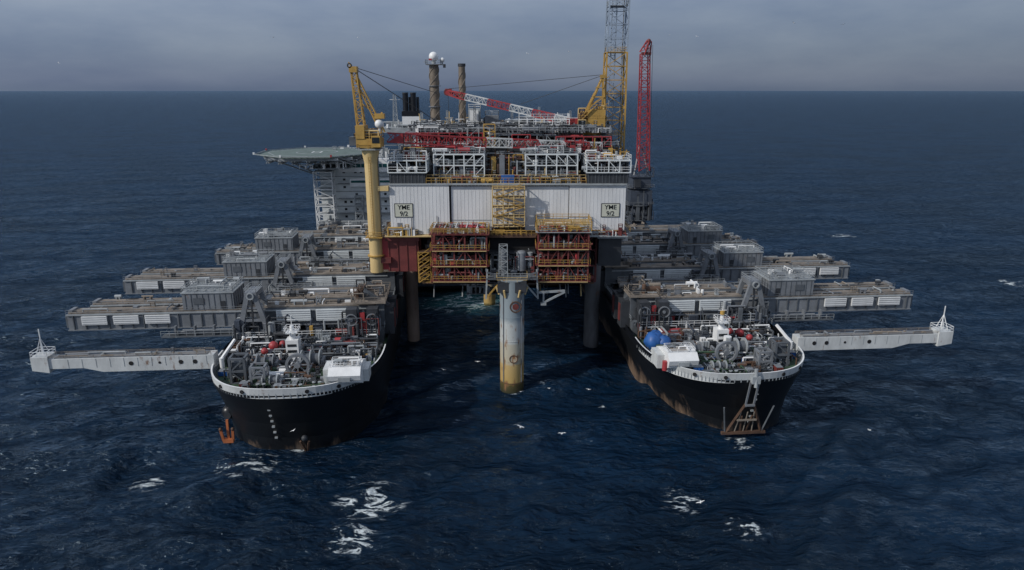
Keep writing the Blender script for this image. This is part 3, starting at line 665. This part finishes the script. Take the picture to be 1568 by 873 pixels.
L_=MB('support_legs',plat)
L_.cyl((0,168,-10),(0,168,29),3.1,'leg_paint',n=40)
for z in (1.6,7.8,13.2,19.5): L_.cyl((0,168,z),(0,168,z+.18),3.16,'rust_steel' if z<3 else 'leg_paint',n=40)
L_.cyl((-30.8,204,-10),(-30.8,204,34),1.9,'leg_tan_lit',n=28); L_.cyl((24.0,198,-10),(24.0,198,34),2.3,'leg_slate',n=28)
L_.cyl((-8,236,-10),(-8,236,30),2.1,'leg_paint',n=28)
L_.ring((0.9,164.92,22.6),'y',1.5,.28,.25,'rust_steel'); L_.cyl((.9,164.9,22.6),(.9,165.4,22.6),.8,'dark_red',n=16)
L_.ring((.4,164.9,8.6),'y',1.1,.2,.25,'rust_steel'); L_.cyl((.4,164.9,8.6),(.4,165.2,8.6),.9,'leg_paint',n=16)
for x in (-2.2,2.4): L_.cyl((x,165.6,2),(x,165.6,26),.1,'mid_grey',n=6)
L_.build()

T=MB('stair_tower',plat)
T.frame(-5,3.2,174.5,177.4,41.2,51.0,3,1,4,'pale_yellow',t=.24,brace=.0)
for k in range(5):
    z=41.3+k*2.45; T.box(-4.9,3.1,174.6,175.8,z-.05,z+.05,'rust_steel'); T.rail([(-5,174.2,z),(3.2,174.2,z)],'pale_yellow',step=1.3,t=.09)
    if k<4: a,b=((-4.5,2.7) if k%2 else (2.7,-4.5)); T.stairs((a,174.2,z),(b,174.2,z+2.4),.6,'yellow_paint')
T.rail([(-5.3,173.6,39.2),(3.6,173.6,39.2)],'yellow_paint',step=1.2,t=.1)
T.clutter(-5,3,175,177.6,39,2,14,['yellow_paint','rust_steel','light_grey'],.4,1.2)
T.build()

# ---- topsides on the weather deck
D=MB('weather_deck_modules',plat)
D.box(X0,X1,Y0,Y1,51.0,51.4,'rust_steel')
for x0,x1 in ((-22,-5),(-5,3.4),(3.4,19)):
    D.rail([(x0,Y0-.4,51.8),(x1,Y0-.4,51.8)],'yellow_paint',h=1.4,step=1.3,t=.1)
D.rail([(-22,Y0+1.2,52.4),(19,Y0+1.2,52.4)],'pale_yellow',h=1.4,step=1.6,t=.1)
D.clutter(-22,19,178.4,181,51.4,2.2,130,['yellow_paint','dark_grey','rust_steel','light_grey','mid_grey','dark_grey','dark_red'],.3,1.5)
D.box(-2.8,.6,178.2,180,51.6,53.8,'blue_paint')
for a,b in ((-31.4,-22.2),(19.2,29.8)):
    D.box(a,b,177.6,184,51.82,54.6,'dark_grey'); D.frame(a-.2,b+.4,177.2,185,54.6,57.6,4,2,1,'acc_white',t=.26,brace=.6,floor='light_grey',railm='clean_white')
    u=a+.3
    while u<b: D.box(u,u+.12,177.5,177.6,51.9,54.5,'steel_grey'); u+=.9
    D.clutter(a,b,178,184,54.8,2.2,56,['light_grey','clean_white','mid_grey','dark_grey','dark_grey'],.3,1.5)
    D.clutter(a,b,178,184,57.8,2.0,20,['light_grey','clean_white','yellow_paint','dark_red'],.3,1.3)
for a,b in ((-20.3,-7.2),(3.5,17.0)):
    D.frame(a,b,181,191,53.2,58.8,5,2,2,'acc_white',t=.28,brace=.45,railm='light_grey')
    D.box(a+.4,b-.4,184,190,53,58,'dark_grey'); D.clutter(a+.3,b-.3,181.5,184,53.2,2.6,56,['mid_grey','mid_grey','dark_grey','dark_grey','pale_yellow','dark_red'],.3,1.3)
    D.box(a,b,181,191,58.9,59.05,'light_grey'); D.clutter(a+.3,b-.3,181.5,184.5,56.1,1.8,36,['light_grey','clean_white','mid_grey','dark_grey'],.3,1.3)
    D.clutter(a+.3,b-.3,181.5,190,59.0,2,54,['clean_white','light_grey','mid_grey','red_paint','dark_grey'],.3,1.6)
D.box(-30,28,192,228,51.4,60.0,'dark_grey')
D.clutter(-30,-21,186,194,51.4,9,70,['dark_red','yellow_paint','dark_grey','mid_grey','light_grey'],.4,1.8)
D.clutter(-7,3.3,182,192,51.4,7.5,120,['dark_red','rust_steel','dark_grey','dark_grey','mid_grey','light_grey','yellow_paint'],.4,1.8)
D.clutter(17,28,186,194,51.4,9,70,['dark_red','yellow_paint','dark_grey','mid_grey','clean_white'],.4,1.8)
for k in range(9): D.beam((-7,182+k*.6,53.4+k*.65),(3.4,182+k*.6,53.4+k*.65),.16,'rust_steel' if k%2 else 'light_grey')
D.frame(-29,-8,192,206,60,63.6,7,3,1,'red_paint',t=.26,brace=.6,floor='mid_grey'); D.frame(-6,12,193,208,60,63.0,7,3,1,'light_grey',t=.26,brace=.6,floor='mid_grey'); D.frame(12,27,192,206,60,62.6,6,3,1,'red_paint',t=.26,brace=.6,floor='mid_grey')
for (a,b,z) in ((-29,-8,60.1),(-6,12,60.1),(12,27,60.1)):
    D.clutter(a,b,192,206,z,3.0,110,['light_grey','clean_white','mid_grey','dark_grey','red_paint','rust_steel','dark_grey'],.4,1.8)
    D.clutter(a,b,192.5,210,z+3.5,2.2,170,['light_grey','clean_white','mid_grey','dark_grey','steel_grey','mid_grey','dark_grey'],.3,1.8)
    D.rail([(a,191.8,z+3.7),(b,191.8,z+3.7)],'light_grey',step=1.4,t=.1)
D.frame(2,16,198,206,64,67.0,6,2,2,'clean_white',t=.2,brace=.2,railm='clean_white')
D.box(-13,-9.5,212,217,60,69.5,'light_grey'); D.box(-12.5,-10,211.7,212,66,69,'clean_white'); D.box(-8,-4,211,216,60,67.6,'mid_grey'); D.box(-2,5,212,220,60,66.2,'light_grey')
D.railrect(-8,-4,211,216,67.6,'light_grey'); D.railrect(-13,-9.5,212,217,69.5,'clean_white')
for (x,y,z) in ((-11,210,66),(0,209,65),(8,211,65.5),(-26,205,64),(17,208,64.5),(-19,209,64.5)):
    D.lattice((x,y,60),(x,y,z+4.5),.8,.5,8,'light_grey',c=.12,br=.08)
D.clutter(-28,26,208,228,60,6.5,260,['light_grey','clean_white','mid_grey','dark_grey','steel_grey','pale_yellow'],.4,2.2)
D.clutter(-6,3,208,212,60,6.5,24,['yellow_paint','light_grey','clean_white'],.4,1.6)
D.railrect(-31,29,190,231,60.2,'light_grey')
D.frame(-12,-6,190,193,60,65,2,1,2,'light_grey',t=.2,brace=.4); D.frame(-7.6,-4.6,190,192,60.2,66,1,1,3,'yellow_paint',t=.2,brace=.8)
D.build()
rd=MB('radome',plat); rd.sph((-33.2,177.2,66.7),1.1,'clean_white',n=20); rd.cyl((-33.2,177.2,63.4),(-33.2,177.2,65.8),.35,'clean_white'); rd.build()

def strakes(s,r,z0,z1,m):
    for ph in range(3):
        for k in range(36):
            t0=k/36;t1=(k+1)/36;a0=ph*2.094+t0*9;a1=ph*2.094+t1*9
            s.beam((r*math.cos(a0),r*math.sin(a0),z0+(z1-z0)*t0),(r*math.cos(a1),r*math.sin(a1),z0+(z1-z0)*t1),.2,m)
st=empty('exhaust_stack',(-23.2,215,0)); s=MB('flue_shell',st)
s.cyl((0,0,58),(0,0,82),1.4,'flue_brown',n=20)
strakes(s,1.45,66,81.5,'tan_deck')
s.box(-2.2,2.2,-2.2,2.2,82.0,82.25,'mid_grey'); s.railrect(-2.2,2.2,-2.2,2.2,82.2,'light_grey',t=.1)
s.cyl((0,0,82.2),(0,0,83.2),.6,'light_grey'); s.sph((0,0,84.3),1.4,'clean_white',n=22); s.sph((2.5,.5,83.4),.7,'clean_white'); s.cyl((2.5,.5,82),(2.5,.5,82.9),.2,'light_grey')
s.beam((-2.2,0,82.8),(-3.0,0,82.8),.2,'light_grey'); s.beam((2,0,82.2),(3.4,0,81.6),.2,'mid_grey'); s.box(2.8,3.5,-.4,.4,81.2,82.2,'dark_grey'); s.box(-1.2,-.3,-2.4,-2.2,83.2,83.7,'red_paint')
for z in (64.5,70,76): s.ring((0,0,z),'z',1.9,.5,.2,'mid_grey')
s.lattice((0,2.1,58),(0,2.1,80),1.2,1.2,16,'light_grey',c=.13,br=.09)
s.build()
st2=empty('exhaust_stack',(-15,216,0)); s=MB('flue_shell',st2)
s.cyl((0,0,58),(0,0,82.2),1.0,'flue_brown',n=18); strakes(s,1.05,64,80,'tan_deck'); s.cyl((0,0,81.6),(0,0,82.4),1.15,'dark_grey',n=18); s.build()

dm=empty('drilling_derrick',(0,0,0)); s=MB('mast_lattice',dm)
mx_,my_=29.2,205
s.lattice((mx_,my_,51.5),(mx_,my_,85),6.0,5.6,9,'yellow_paint',c=.44,br=.19)
s.lattice((mx_,my_,85),(mx_+.4,my_,122),5.6,5.0,10,'sea_lattice',c=.4,br=.18)
s.lattice((mx_-.9,my_,51.5),(mx_-.7,my_,121),1.3,1.3,34,'sea_lattice',c=.12,br=.08)
for z in (62,73,85,97): s.box(mx_-2.6,mx_+2.6,my_-2.6,my_+2.6,z,z+.1,'mid_grey'); s.railrect(mx_-2.7,mx_+2.7,my_-2.7,my_+2.7,z+.1,'yellow_paint' if z<86 else 'light_grey',step=1.5)
s.cyl((mx_+1.6,my_-1.5,51),(mx_+1.6,my_-1.5,120),.16,'mid_grey',n=8)
s.box(mx_-4,mx_+4,my_-4,my_+4,50,51.6,'steel_grey'); s.clutter(mx_-4,mx_+2,my_-5,my_+3,51.6,9,40,['yellow_paint','dark_red','mid_grey','light_grey'],.4,1.6)
s.build()

pc=empty('pedestal_crane',(-35.8,177.5,0)); s=MB('crane_column',pc)
s.cyl((0,0,28.5),(0,0,57),1.7,'pale_yellow',n=28); s.cyl((0,0,57),(0,0,61),1.7,'pale_yellow',r2=2.4,n=28)
for z in (38,33): s.ring((0,0,z),'z',2.2,.5,.3,'yellow_paint')
s.box(.8,4,-1,1.6,31,32.5,'dark_red'); s.box(.8,4.2,-1,1.6,50,51.2,'pale_yellow')
s.box(-2.7,2.7,-2.7,2.7,60.4,60.7,'light_grey'); s.railrect(-2.7,2.7,-2.7,2.7,60.7,'yellow_paint',t=.1); s.railrect(-2.2,2.2,-2.2,2.2,38.2,'yellow_paint',t=.1); s.box(-2.2,2.2,-2.2,2.2,37.9,38.1,'yellow_paint')
s.cyl((1.9,-.4,39),(1.9,-.4,60),.14,'mid_grey',n=6)
for k in range(30): s.beam((-.3,-1.95,39+k*.7),(.3,-1.95,39+k*.7),.07,'yellow_paint')
for o in (-.32,.32): s.beam((o,-1.95,39),(o,-1.95,60),.07,'yellow_paint')
s.build()
s=MB('crane_cab',pc)
s.box(-3.0,3,-2.4,3,61,63.2,'yellow_paint'); s.box(-3.0,-.8,-2.6,2.4,63.2,66.4,'yellow_paint'); s.box(1.0,3.2,-3.4,-1.0,61.2,63.9,'yellow_paint'); s.box(1.2,3.0,-3.5,-3.3,62.2,63.6,'window_dark')
s.box(-4.8,-2.9,-2,2,61.5,63.6,'steel_grey'); s.railrect(-3.4,3,-2.4,3,63.2,'yellow_paint',t=.1)
s.clutter(-3,2.6,-2,2.6,63.2,2.4,26,['yellow_paint','pale_yellow','rust_steel','mid_grey'],.3,1.3)
s.build()
s=MB('crane_a_frame',pc)
s.lattice((-2.0,0,66.4),(-3.0,0,79.4),1.8,1.3,8,'yellow_paint',c=.28,br=.15)
s.box(-4.0,-2.1,-1.1,1.1,79,80.4,'yellow_paint'); s.ring((-3.8,-.9,80.6),'y',.6,.25,.4,'dark_grey'); s.beam((-3.2,0,80),(-4.2,0,81.4),.3,'yellow_paint')
s.lattice((3.4,0,64.5),(-2.4,0,77.5),1.0,.8,10,'yellow_paint',c=.22,br=.12)
s.beam((-2.0,0,72),(0.6,0,70),.3,'yellow_paint'); s.beam((2,0,66),(3.4,0,69.5),.45,'yellow_paint'); s.box(1.6,4,-.8,.8,68,69.2,'yellow_paint')
s.build()
s=MB('crane_boom',pc)
s.lattice((4,2.5,63.2),(22,8,61.8),2.2,2.4,10,'red_paint',c=.3,br=.16)
s.lattice((22,8,61.8),(60,13,60.2),2.4,1.8,22,'red_paint',c=.26,br=.15,m2='white_paint',seg=4)
s.add([(4,1.2,62),(8,1.8,64.3),(8,4.4,64.3),(4,4,62),(8,1.8,61.8),(8,4.4,61.8)],[(0,1,2,3),(0,4,1),(3,2,5),(1,4,5,2),(0,3,5,4)],'red_paint')
for o in (-.6,.6): s.cyl((-3.5,o,80.4),(22,8+o,63.2),.05,'cable_black',n=5); s.cyl((-3.5,o,80.4),(14,30+o,74),.06,'cable_black',n=5)
s.build()

pc2=empty('pedestal_crane',(22.5,200,0)); s=MB('crane_column',pc2)
s.cyl((0,0,51),(0,0,62),2.0,'yellow_paint',n=24); s.cyl((0,0,62),(0,0,64),2.0,'yellow_paint',r2=3.0,n=24); s.build()
s=MB('crane_cab',pc2)
s.box(-3.6,3.4,-3,3,64,66.6,'yellow_paint'); s.box(-1.4,3.4,-3,3,66.6,69.6,'yellow_paint'); s.box(-4.1,-2,-3.8,-1.4,64.5,67,'pale_yellow'); s.box(-4.2,-2.2,-3.9,-3.7,65.4,66.8,'window_dark')
s.railrect(-3.6,3.4,-3,3,66.8,'yellow_paint',t=.1); s.clutter(-3.6,3.2,-2.8,2.8,66.6,4,36,['yellow_paint','pale_yellow','rust_steel'],.3,1.4)
s.build()
s=MB('crane_a_frame',pc2)
for y in (-1.8,1.8):
    s.beam((-1.2,y,69.5),(2.6,y*.5,78.4),.42,'yellow_paint'); s.beam((3.4,y,69.5),(2.6,y*.5,78.4),.38,'yellow_paint'); s.beam((0,y,73),(3,y,73),.3,'yellow_paint'); s.beam((-3,y,66.6),(.6,y,74),.3,'yellow_paint'); s.beam((.9,y*.8,75.5),(2.9,y*.8,75.5),.25,'yellow_paint'); s.beam((-.6,y,70.5),(3.0,y,73),.2,'yellow_paint')
s.box(2.0,3.2,-1.4,1.4,78,78.9,'yellow_paint'); s.stairs((-3.5,-3.2,66.6),(1,-3.2,71),.6,'yellow_paint'); s.rail([(-1,-3,69.8),(3.6,-3,69.8)],'yellow_paint',t=.1)
s.build()
s=MB('crane_boom',pc2)
s.lattice((-4,0,65.8),(-37,5,73.2),2.0,1.6,26,'white_paint',c=.26,br=.14,m2='red_paint',seg=5)
s.lattice((-37,5,73.2),(-41,5.8,74.2),1.6,1.1,3,'red_paint',c=.4,br=.25)
s.box(-41.6,-39.8,5,6.6,73.5,75.2,'red_paint'); s.ring((-41,5.2,74.2),'y',1.0,.35,.5,'dark_red'); s.box(-7,-4,-1.2,1.2,65,67.2,'red_paint')
for o in (-.5,.5): s.cyl((2.5,o,78.9),(-40.5,5.5+o,75.2),.06,'cable_black',n=5); s.cyl((2.5,o*2,78.7),(-20,3+o,71),.05,'cable_black',n=5)
s.cyl((-40.8,5.5,73.5),(-40.8,5.5,66),.06,'cable_black',n=5)
s.build()

# ================================================================ SEA
NR,NA=800,960
r=np.concatenate([[0.5],6*(40000/6)**(np.linspace(0,1,NR))]); th=np.linspace(0,2*np.pi,NA,endpoint=False)
RR,TT=np.meshgrid(r,th,indexing='ij'); cxs,cys=0.0,40.0
Xs=cxs+RR*np.cos(TT); Ys=cys+RR*np.sin(TT); Z=np.zeros_like(Xs)
sp=np.maximum(RR*2*np.pi/NA, RR*0.0111)
rng=np.random.RandomState(3)
for k in range(80):
    lam=5*(60/5)**rng.rand(); ang=math.radians(-62)+rng.randn()*0.55; kk=2*np.pi/lam
    amp=0.0090*lam*(0.5+rng.rand()) if lam<25 else 0.0042*lam
    ph=rng.rand()*6.28+kk*(math.cos(ang)*Xs+math.sin(ang)*Ys)
    fade=np.clip(lam/(sp*3.0)-1,0,1)
    Z+=fade*amp*(np.sin(ph)+0.28*np.sin(2*ph+.5))*0.62
verts=np.stack([Xs.ravel(),Ys.ravel(),Z.ravel()],1)
nR=len(r)
i=np.arange(nR-1)[:,None]*NA; j=np.arange(NA)[None,:]; j2=(j+1)%NA
faces=np.stack([(i+j),(i+NA+j),(i+NA+j2),(i+j2)],-1).reshape(-1,4)
me=bpy.data.meshes.new('sea'); me.vertices.add(len(verts)); me.vertices.foreach_set('co',verts.ravel().astype(np.float32))
me.loops.add(faces.size); me.loops.foreach_set('vertex_index',faces.ravel().astype(np.int32))
me.polygons.add(len(faces)); me.polygons.foreach_set('loop_start',np.arange(0,faces.size,4,dtype=np.int32)); me.polygons.foreach_set('loop_total',np.full(len(faces),4,dtype=np.int32))
me.polygons.foreach_set('use_smooth',np.ones(len(faces),dtype=bool)); me.update(calc_edges=True)
sea=bpy.data.objects.new('sea',me); scene.collection.objects.link(sea)
m=bpy.data.materials.new('sea_water'); m.use_nodes=True; nt=m.node_tree;N=nt.nodes;L=nt.links
N.remove(N['Principled BSDF']); outn=[q for q in N if q.type=='OUTPUT_MATERIAL'][0]
geo=N.new('ShaderNodeNewGeometry')
def noise(scale,detail=6,rough=.6,sc=(1,1,1),rot=0,dist=0):
    mp=N.new('ShaderNodeMapping'); mp.inputs['Scale'].default_value=sc; mp.inputs['Rotation'].default_value=(0,0,rot); L.new(geo.outputs['Position'],mp.inputs[0])
    n=N.new('ShaderNodeTexNoise'); n.inputs['Scale'].default_value=scale;n.inputs['Detail'].default_value=detail;n.inputs['Roughness'].default_value=rough;n.inputs['Distortion'].default_value=dist
    L.new(mp.outputs[0],n.inputs['Vector']); return n.outputs['Fac']
def math_(op,a,b_=None,c=None):
    n=N.new('ShaderNodeMath'); n.operation=op
    for k,x in enumerate((a,b_,c)):
        if x is None: continue
        if isinstance(x,(int,float)): n.inputs[k].default_value=x
        else: L.new(x,n.inputs[k])
    return n.outputs[0]
def ramp(x,a,b_):
    n=N.new('ShaderNodeMapRange'); n.interpolation_type='SMOOTHSTEP'; L.new(x,n.inputs[0]); n.inputs[1].default_value=a;n.inputs[2].default_value=b_; return n.outputs[0]
ripA=noise(0.55,5,.66,(.45,1,1),math.radians(-28)); ripB=noise(0.11,4,.6,(.5,1,1),math.radians(-22))
# sharpen crests: 1-|2n-1|
crest=math_('SUBTRACT',1.0,math_('ABSOLUTE',math_('MULTIPLY_ADD',ripA,2.0,-1.0)))
h=math_('ADD',math_('ADD',math_('MULTIPLY',ripA,1.5),math_('MULTIPLY',crest,.45)),math_('MULTIPLY',ripB,6.0))
bp=N.new('ShaderNodeBump'); bp.inputs['Strength'].default_value=1.0; bp.inputs['Distance'].default_value=1.0; L.new(h,bp.inputs['Height'])
spots=[(-27,115,9),(-55,128,8),(-72,122,5),(32,116,6),(41,106,4.5),(23,158,2),(8,170,1.6),(0,165.5,4),(175,360,9),(200,267,6),(-46,136,4),(-18,240,20),(-28,103,6),(50,137,4)]
flat=N.new('ShaderNodeVectorMath'); flat.operation='MULTIPLY'; flat.inputs[1].default_value=(1,1,0); L.new(geo.outputs['Position'],flat.inputs[0])
mask=None
for (x,y,rr) in spots:
    d=N.new('ShaderNodeVectorMath'); d.operation='DISTANCE'; L.new(flat.outputs[0],d.inputs[0]); d.inputs[1].default_value=(x,y,0)
    q=math_('SUBTRACT',1.0,math_('DIVIDE',d.outputs['Value'],float(rr))); q=math_('MAXIMUM',q,0.0)
    mask=q if mask is None else math_('MAXIMUM',mask,q)
fn=noise(0.20,6,.62,(.55,1,1),math.radians(-22),1.0)
rid=math_('SUBTRACT',1.0,math_('MULTIPLY',math_('ABSOLUTE',math_('SUBTRACT',fn,0.5)),13.0)); rid=math_('MAXIMUM',rid,0)
foam1=ramp(math_('MULTIPLY',math_('MULTIPLY',rid,ramp(ripA,.36,.60)),math_('POWER',mask,.8)),.12,.55)
foam1=math_('MULTIPLY',foam1,.85)
wc=noise(0.02,2,.6,(.6,1,1),-.4); wf=noise(0.30,5,.62,(.35,1,1),math.radians(-28))
foam2=math_('MULTIPLY',ramp(wc,.50,.64),ramp(wf,.695,.76)); foam2=math_('MULTIPLY',foam2,.65)
foam=math_('MINIMUM',math_('ADD',foam1,foam2),1.0)
cm=N.new('ShaderNodeMixRGB'); cm.inputs[1].default_value=(0.0018,0.0085,0.020,1); cm.inputs[2].default_value=(0.0028,0.0145,0.036,1)
L.new(ramp(wc,.35,.65),cm.inputs[0])
d=N.new('ShaderNodeVectorMath'); d.operation='DISTANCE'; L.new(geo.outputs['Position'],d.inputs[0]); d.inputs[1].default_value=(-17,243,0)
tq=math_('MULTIPLY',ramp(math_('ADD',d.outputs['Value'],math_('MULTIPLY',fn,18.0)),32,10),.6)
c2=N.new('ShaderNodeMixRGB'); L.new(tq,c2.inputs[0]); L.new(cm.outputs[0],c2.inputs[1]); c2.inputs[2].default_value=(0.05,0.20,0.20,1)
c3=N.new('ShaderNodeMixRGB'); L.new(foam,c3.inputs[0]); L.new(c2.outputs[0],c3.inputs[1]); c3.inputs[2].default_value=(0.62,0.68,0.70,1)
df=N.new('ShaderNodeBsdfDiffuse'); L.new(c3.outputs[0],df.inputs['Color']); L.new(bp.outputs[0],df.inputs['Normal'])
gl=N.new('ShaderNodeBsdfGlossy'); gl.inputs['Roughness'].default_value=.16; gl.inputs['Color'].default_value=(.66,.84,1,1); L.new(bp.outputs[0],gl.inputs['Normal'])
fr=N.new('ShaderNodeFresnel'); fr.inputs['IOR'].default_value=1.33; L.new(bp.outputs[0],fr.inputs['Normal'])
fac=math_('MINIMUM',math_('MULTIPLY',fr.outputs[0],.80),.42); fac=math_('MULTIPLY',fac,math_('SUBTRACT',1.0,foam))
ms=N.new('ShaderNodeMixShader'); L.new(fac,ms.inputs[0]); L.new(df.outputs[0],ms.inputs[1]); L.new(gl.outputs[0],ms.inputs[2]); L.new(ms.outputs[0],outn.inputs[0])
me.materials.append(m)

# ================================================================ GULLS
gm=bpy.data.meshes.new('seagull')
g=MB('g'); g.sph((0,0,0),.16,'feather_white',n=10,sx=1,sy=2.6,sz=.9)
g.sph((0,.42,.06),.09,'feather_white',n=8)
for s_ in (-1,1):
    g.add([(s_*.1,.15,.05),(s_*.65,.22,.24),(s_*1.25,-.08,.12),(s_*.65,-.1,.22),(s_*.1,-.16,.05)],[(0,1,3,4),(1,2,3)],'feather_white')
g.add([(-.05,-.3,0),(.05,-.3,0),(.15,-.6,0),(-.15,-.6,0)],[(0,1,2,3)],'feather_white')
g.add([(-.03,.48,.05),(.03,.48,.05),(0,.6,.02)],[(0,1,2)],'yellow_paint')
gm.from_pydata(g.v,[],g.f)
for mm in g.mats: gm.materials.append(MATS[mm])
gm.polygons.foreach_set('material_index',g.m)
for (x,y,z) in [(8,100,22),(1.5,110,18),(-8,150,14),(-16,150,12),(2,140,11),(-42,120,12),(28,90,16),(18,150,7),(9,155,5),(-62,190,88),(0,200,86),(4,190,84),(45,210,90),(58,230,91),(-125,200,82),(-5,170,70),(14,180,84),(90,200,92),(-40,190,88),(88,230,95),(60,105,20)]:
    o=bpy.data.objects.new('seagull',gm); o.location=(x,y,z); o.rotation_euler=(U(-.2,.2),U(-.5,.5),U(0,6.28)); o.scale=(.6,)*3; scene.collection.objects.link(o)

# ================================================================ SKY / SUN / CAMERA
az=math.radians(-121)
el=math.radians(36)
sd=Vector((math.sin(az)*math.cos(el),math.cos(az)*math.cos(el),math.sin(el)))
w=bpy.data.worlds.new('World'); scene.world=w; w.use_nodes=True; nt=w.node_tree;N=nt.nodes;L=nt.links
bg=N['Background']; bg.inputs['Strength'].default_value=0.08
sky=N.new('ShaderNodeTexSky'); sky.sky_type='NISHITA'; sky.sun_disc=False; sky.sun_elevation=el; sky.sun_rotation=az; sky.dust_density=1.0
tc=N.new('ShaderNodeTexCoord'); spx=N.new('ShaderNodeSeparateXYZ'); L.new(tc.outputs['Generated'],spx.inputs[0])
mp=N.new('ShaderNodeMapping'); mp.inputs['Scale'].default_value=(1.0,1.0,3.6); mp.inputs['Location'].default_value=(.35,.1,.2); L.new(tc.outputs['Generated'],mp.inputs[0])
n=N.new('ShaderNodeTexNoise'); n.inputs['Scale'].default_value=3.4; n.inputs['Detail'].default_value=8; n.inputs['Roughness'].default_value=.55; L.new(mp.outputs[0],n.inputs['Vector'])
r=N.new('ShaderNodeValToRGB'); r.color_ramp.elements[0].position=.38; r.color_ramp.elements[0].color=(.33,.42,.60,1); r.color_ramp.elements[1].position=.78; r.color_ramp.elements[1].color=(.58,.66,.78,1)
L.new(n.outputs['Fac'],r.inputs[0])
zr=N.new('ShaderNodeValToRGB'); e=zr.color_ramp.elements; e[0].position=0.0; e[0].color=(.31,.35,.42,1); e[1].position=.7; e[1].color=(1.25,1.2,1.15,1)
x=e.new(.012); x.color=(.38,.41,.48,1); x=e.new(.05); x.color=(.50,.53,.58,1); x=e.new(.12); x.color=(.72,.74,.77,1); x=e.new(.25); x.color=(1.0,.98,.96,1)
L.new(spx.outputs[2],zr.inputs[0])
mul=N.new('ShaderNodeMixRGB'); mul.blend_type='MULTIPLY'; mul.inputs[0].default_value=1; L.new(r.outputs[0],mul.inputs[1]); L.new(zr.outputs[0],mul.inputs[2])
# brighter overcast towards the sun side (-x)
xr=N.new('ShaderNodeMapRange'); L.new(spx.outputs[0],xr.inputs[0]); xr.inputs[1].default_value=-.9; xr.inputs[2].default_value=.6; xr.inputs[3].default_value=11.5; xr.inputs[4].default_value=8.8
sc_=N.new('ShaderNodeVectorMath'); sc_.operation='SCALE'; L.new(xr.outputs[0],sc_.inputs['Scale']); L.new(mul.outputs[0],sc_.inputs[0])
mx=N.new('ShaderNodeMixRGB'); mx.inputs[0].default_value=.9; L.new(sky.outputs[0],mx.inputs[1]); L.new(sc_.outputs[0],mx.inputs[2])
L.new(mx.outputs[0],bg.inputs['Color'])
sl=bpy.data.lights.new('sun','SUN'); sl.energy=2.9; sl.angle=math.radians(1.5); sl.color=(1,.95,.88)
so=bpy.data.objects.new('sun',sl); so.rotation_euler=sd.to_track_quat('Z','Y').to_euler(); so.location=(-100,-50,150); scene.collection.objects.link(so)
cam=bpy.data.cameras.new('camera'); cam.sensor_width=36; cam.lens=24.3; cam.clip_start=1; cam.clip_end=60000
co=bpy.data.objects.new('camera',cam); co.location=(0,0,75); co.rotation_euler=(math.radians(90-15.8),0,0); scene.collection.objects.link(co); scene.camera=co
scene.view_settings.view_transform='Standard'; scene.view_settings.look='None'; scene.view_settings.exposure=0
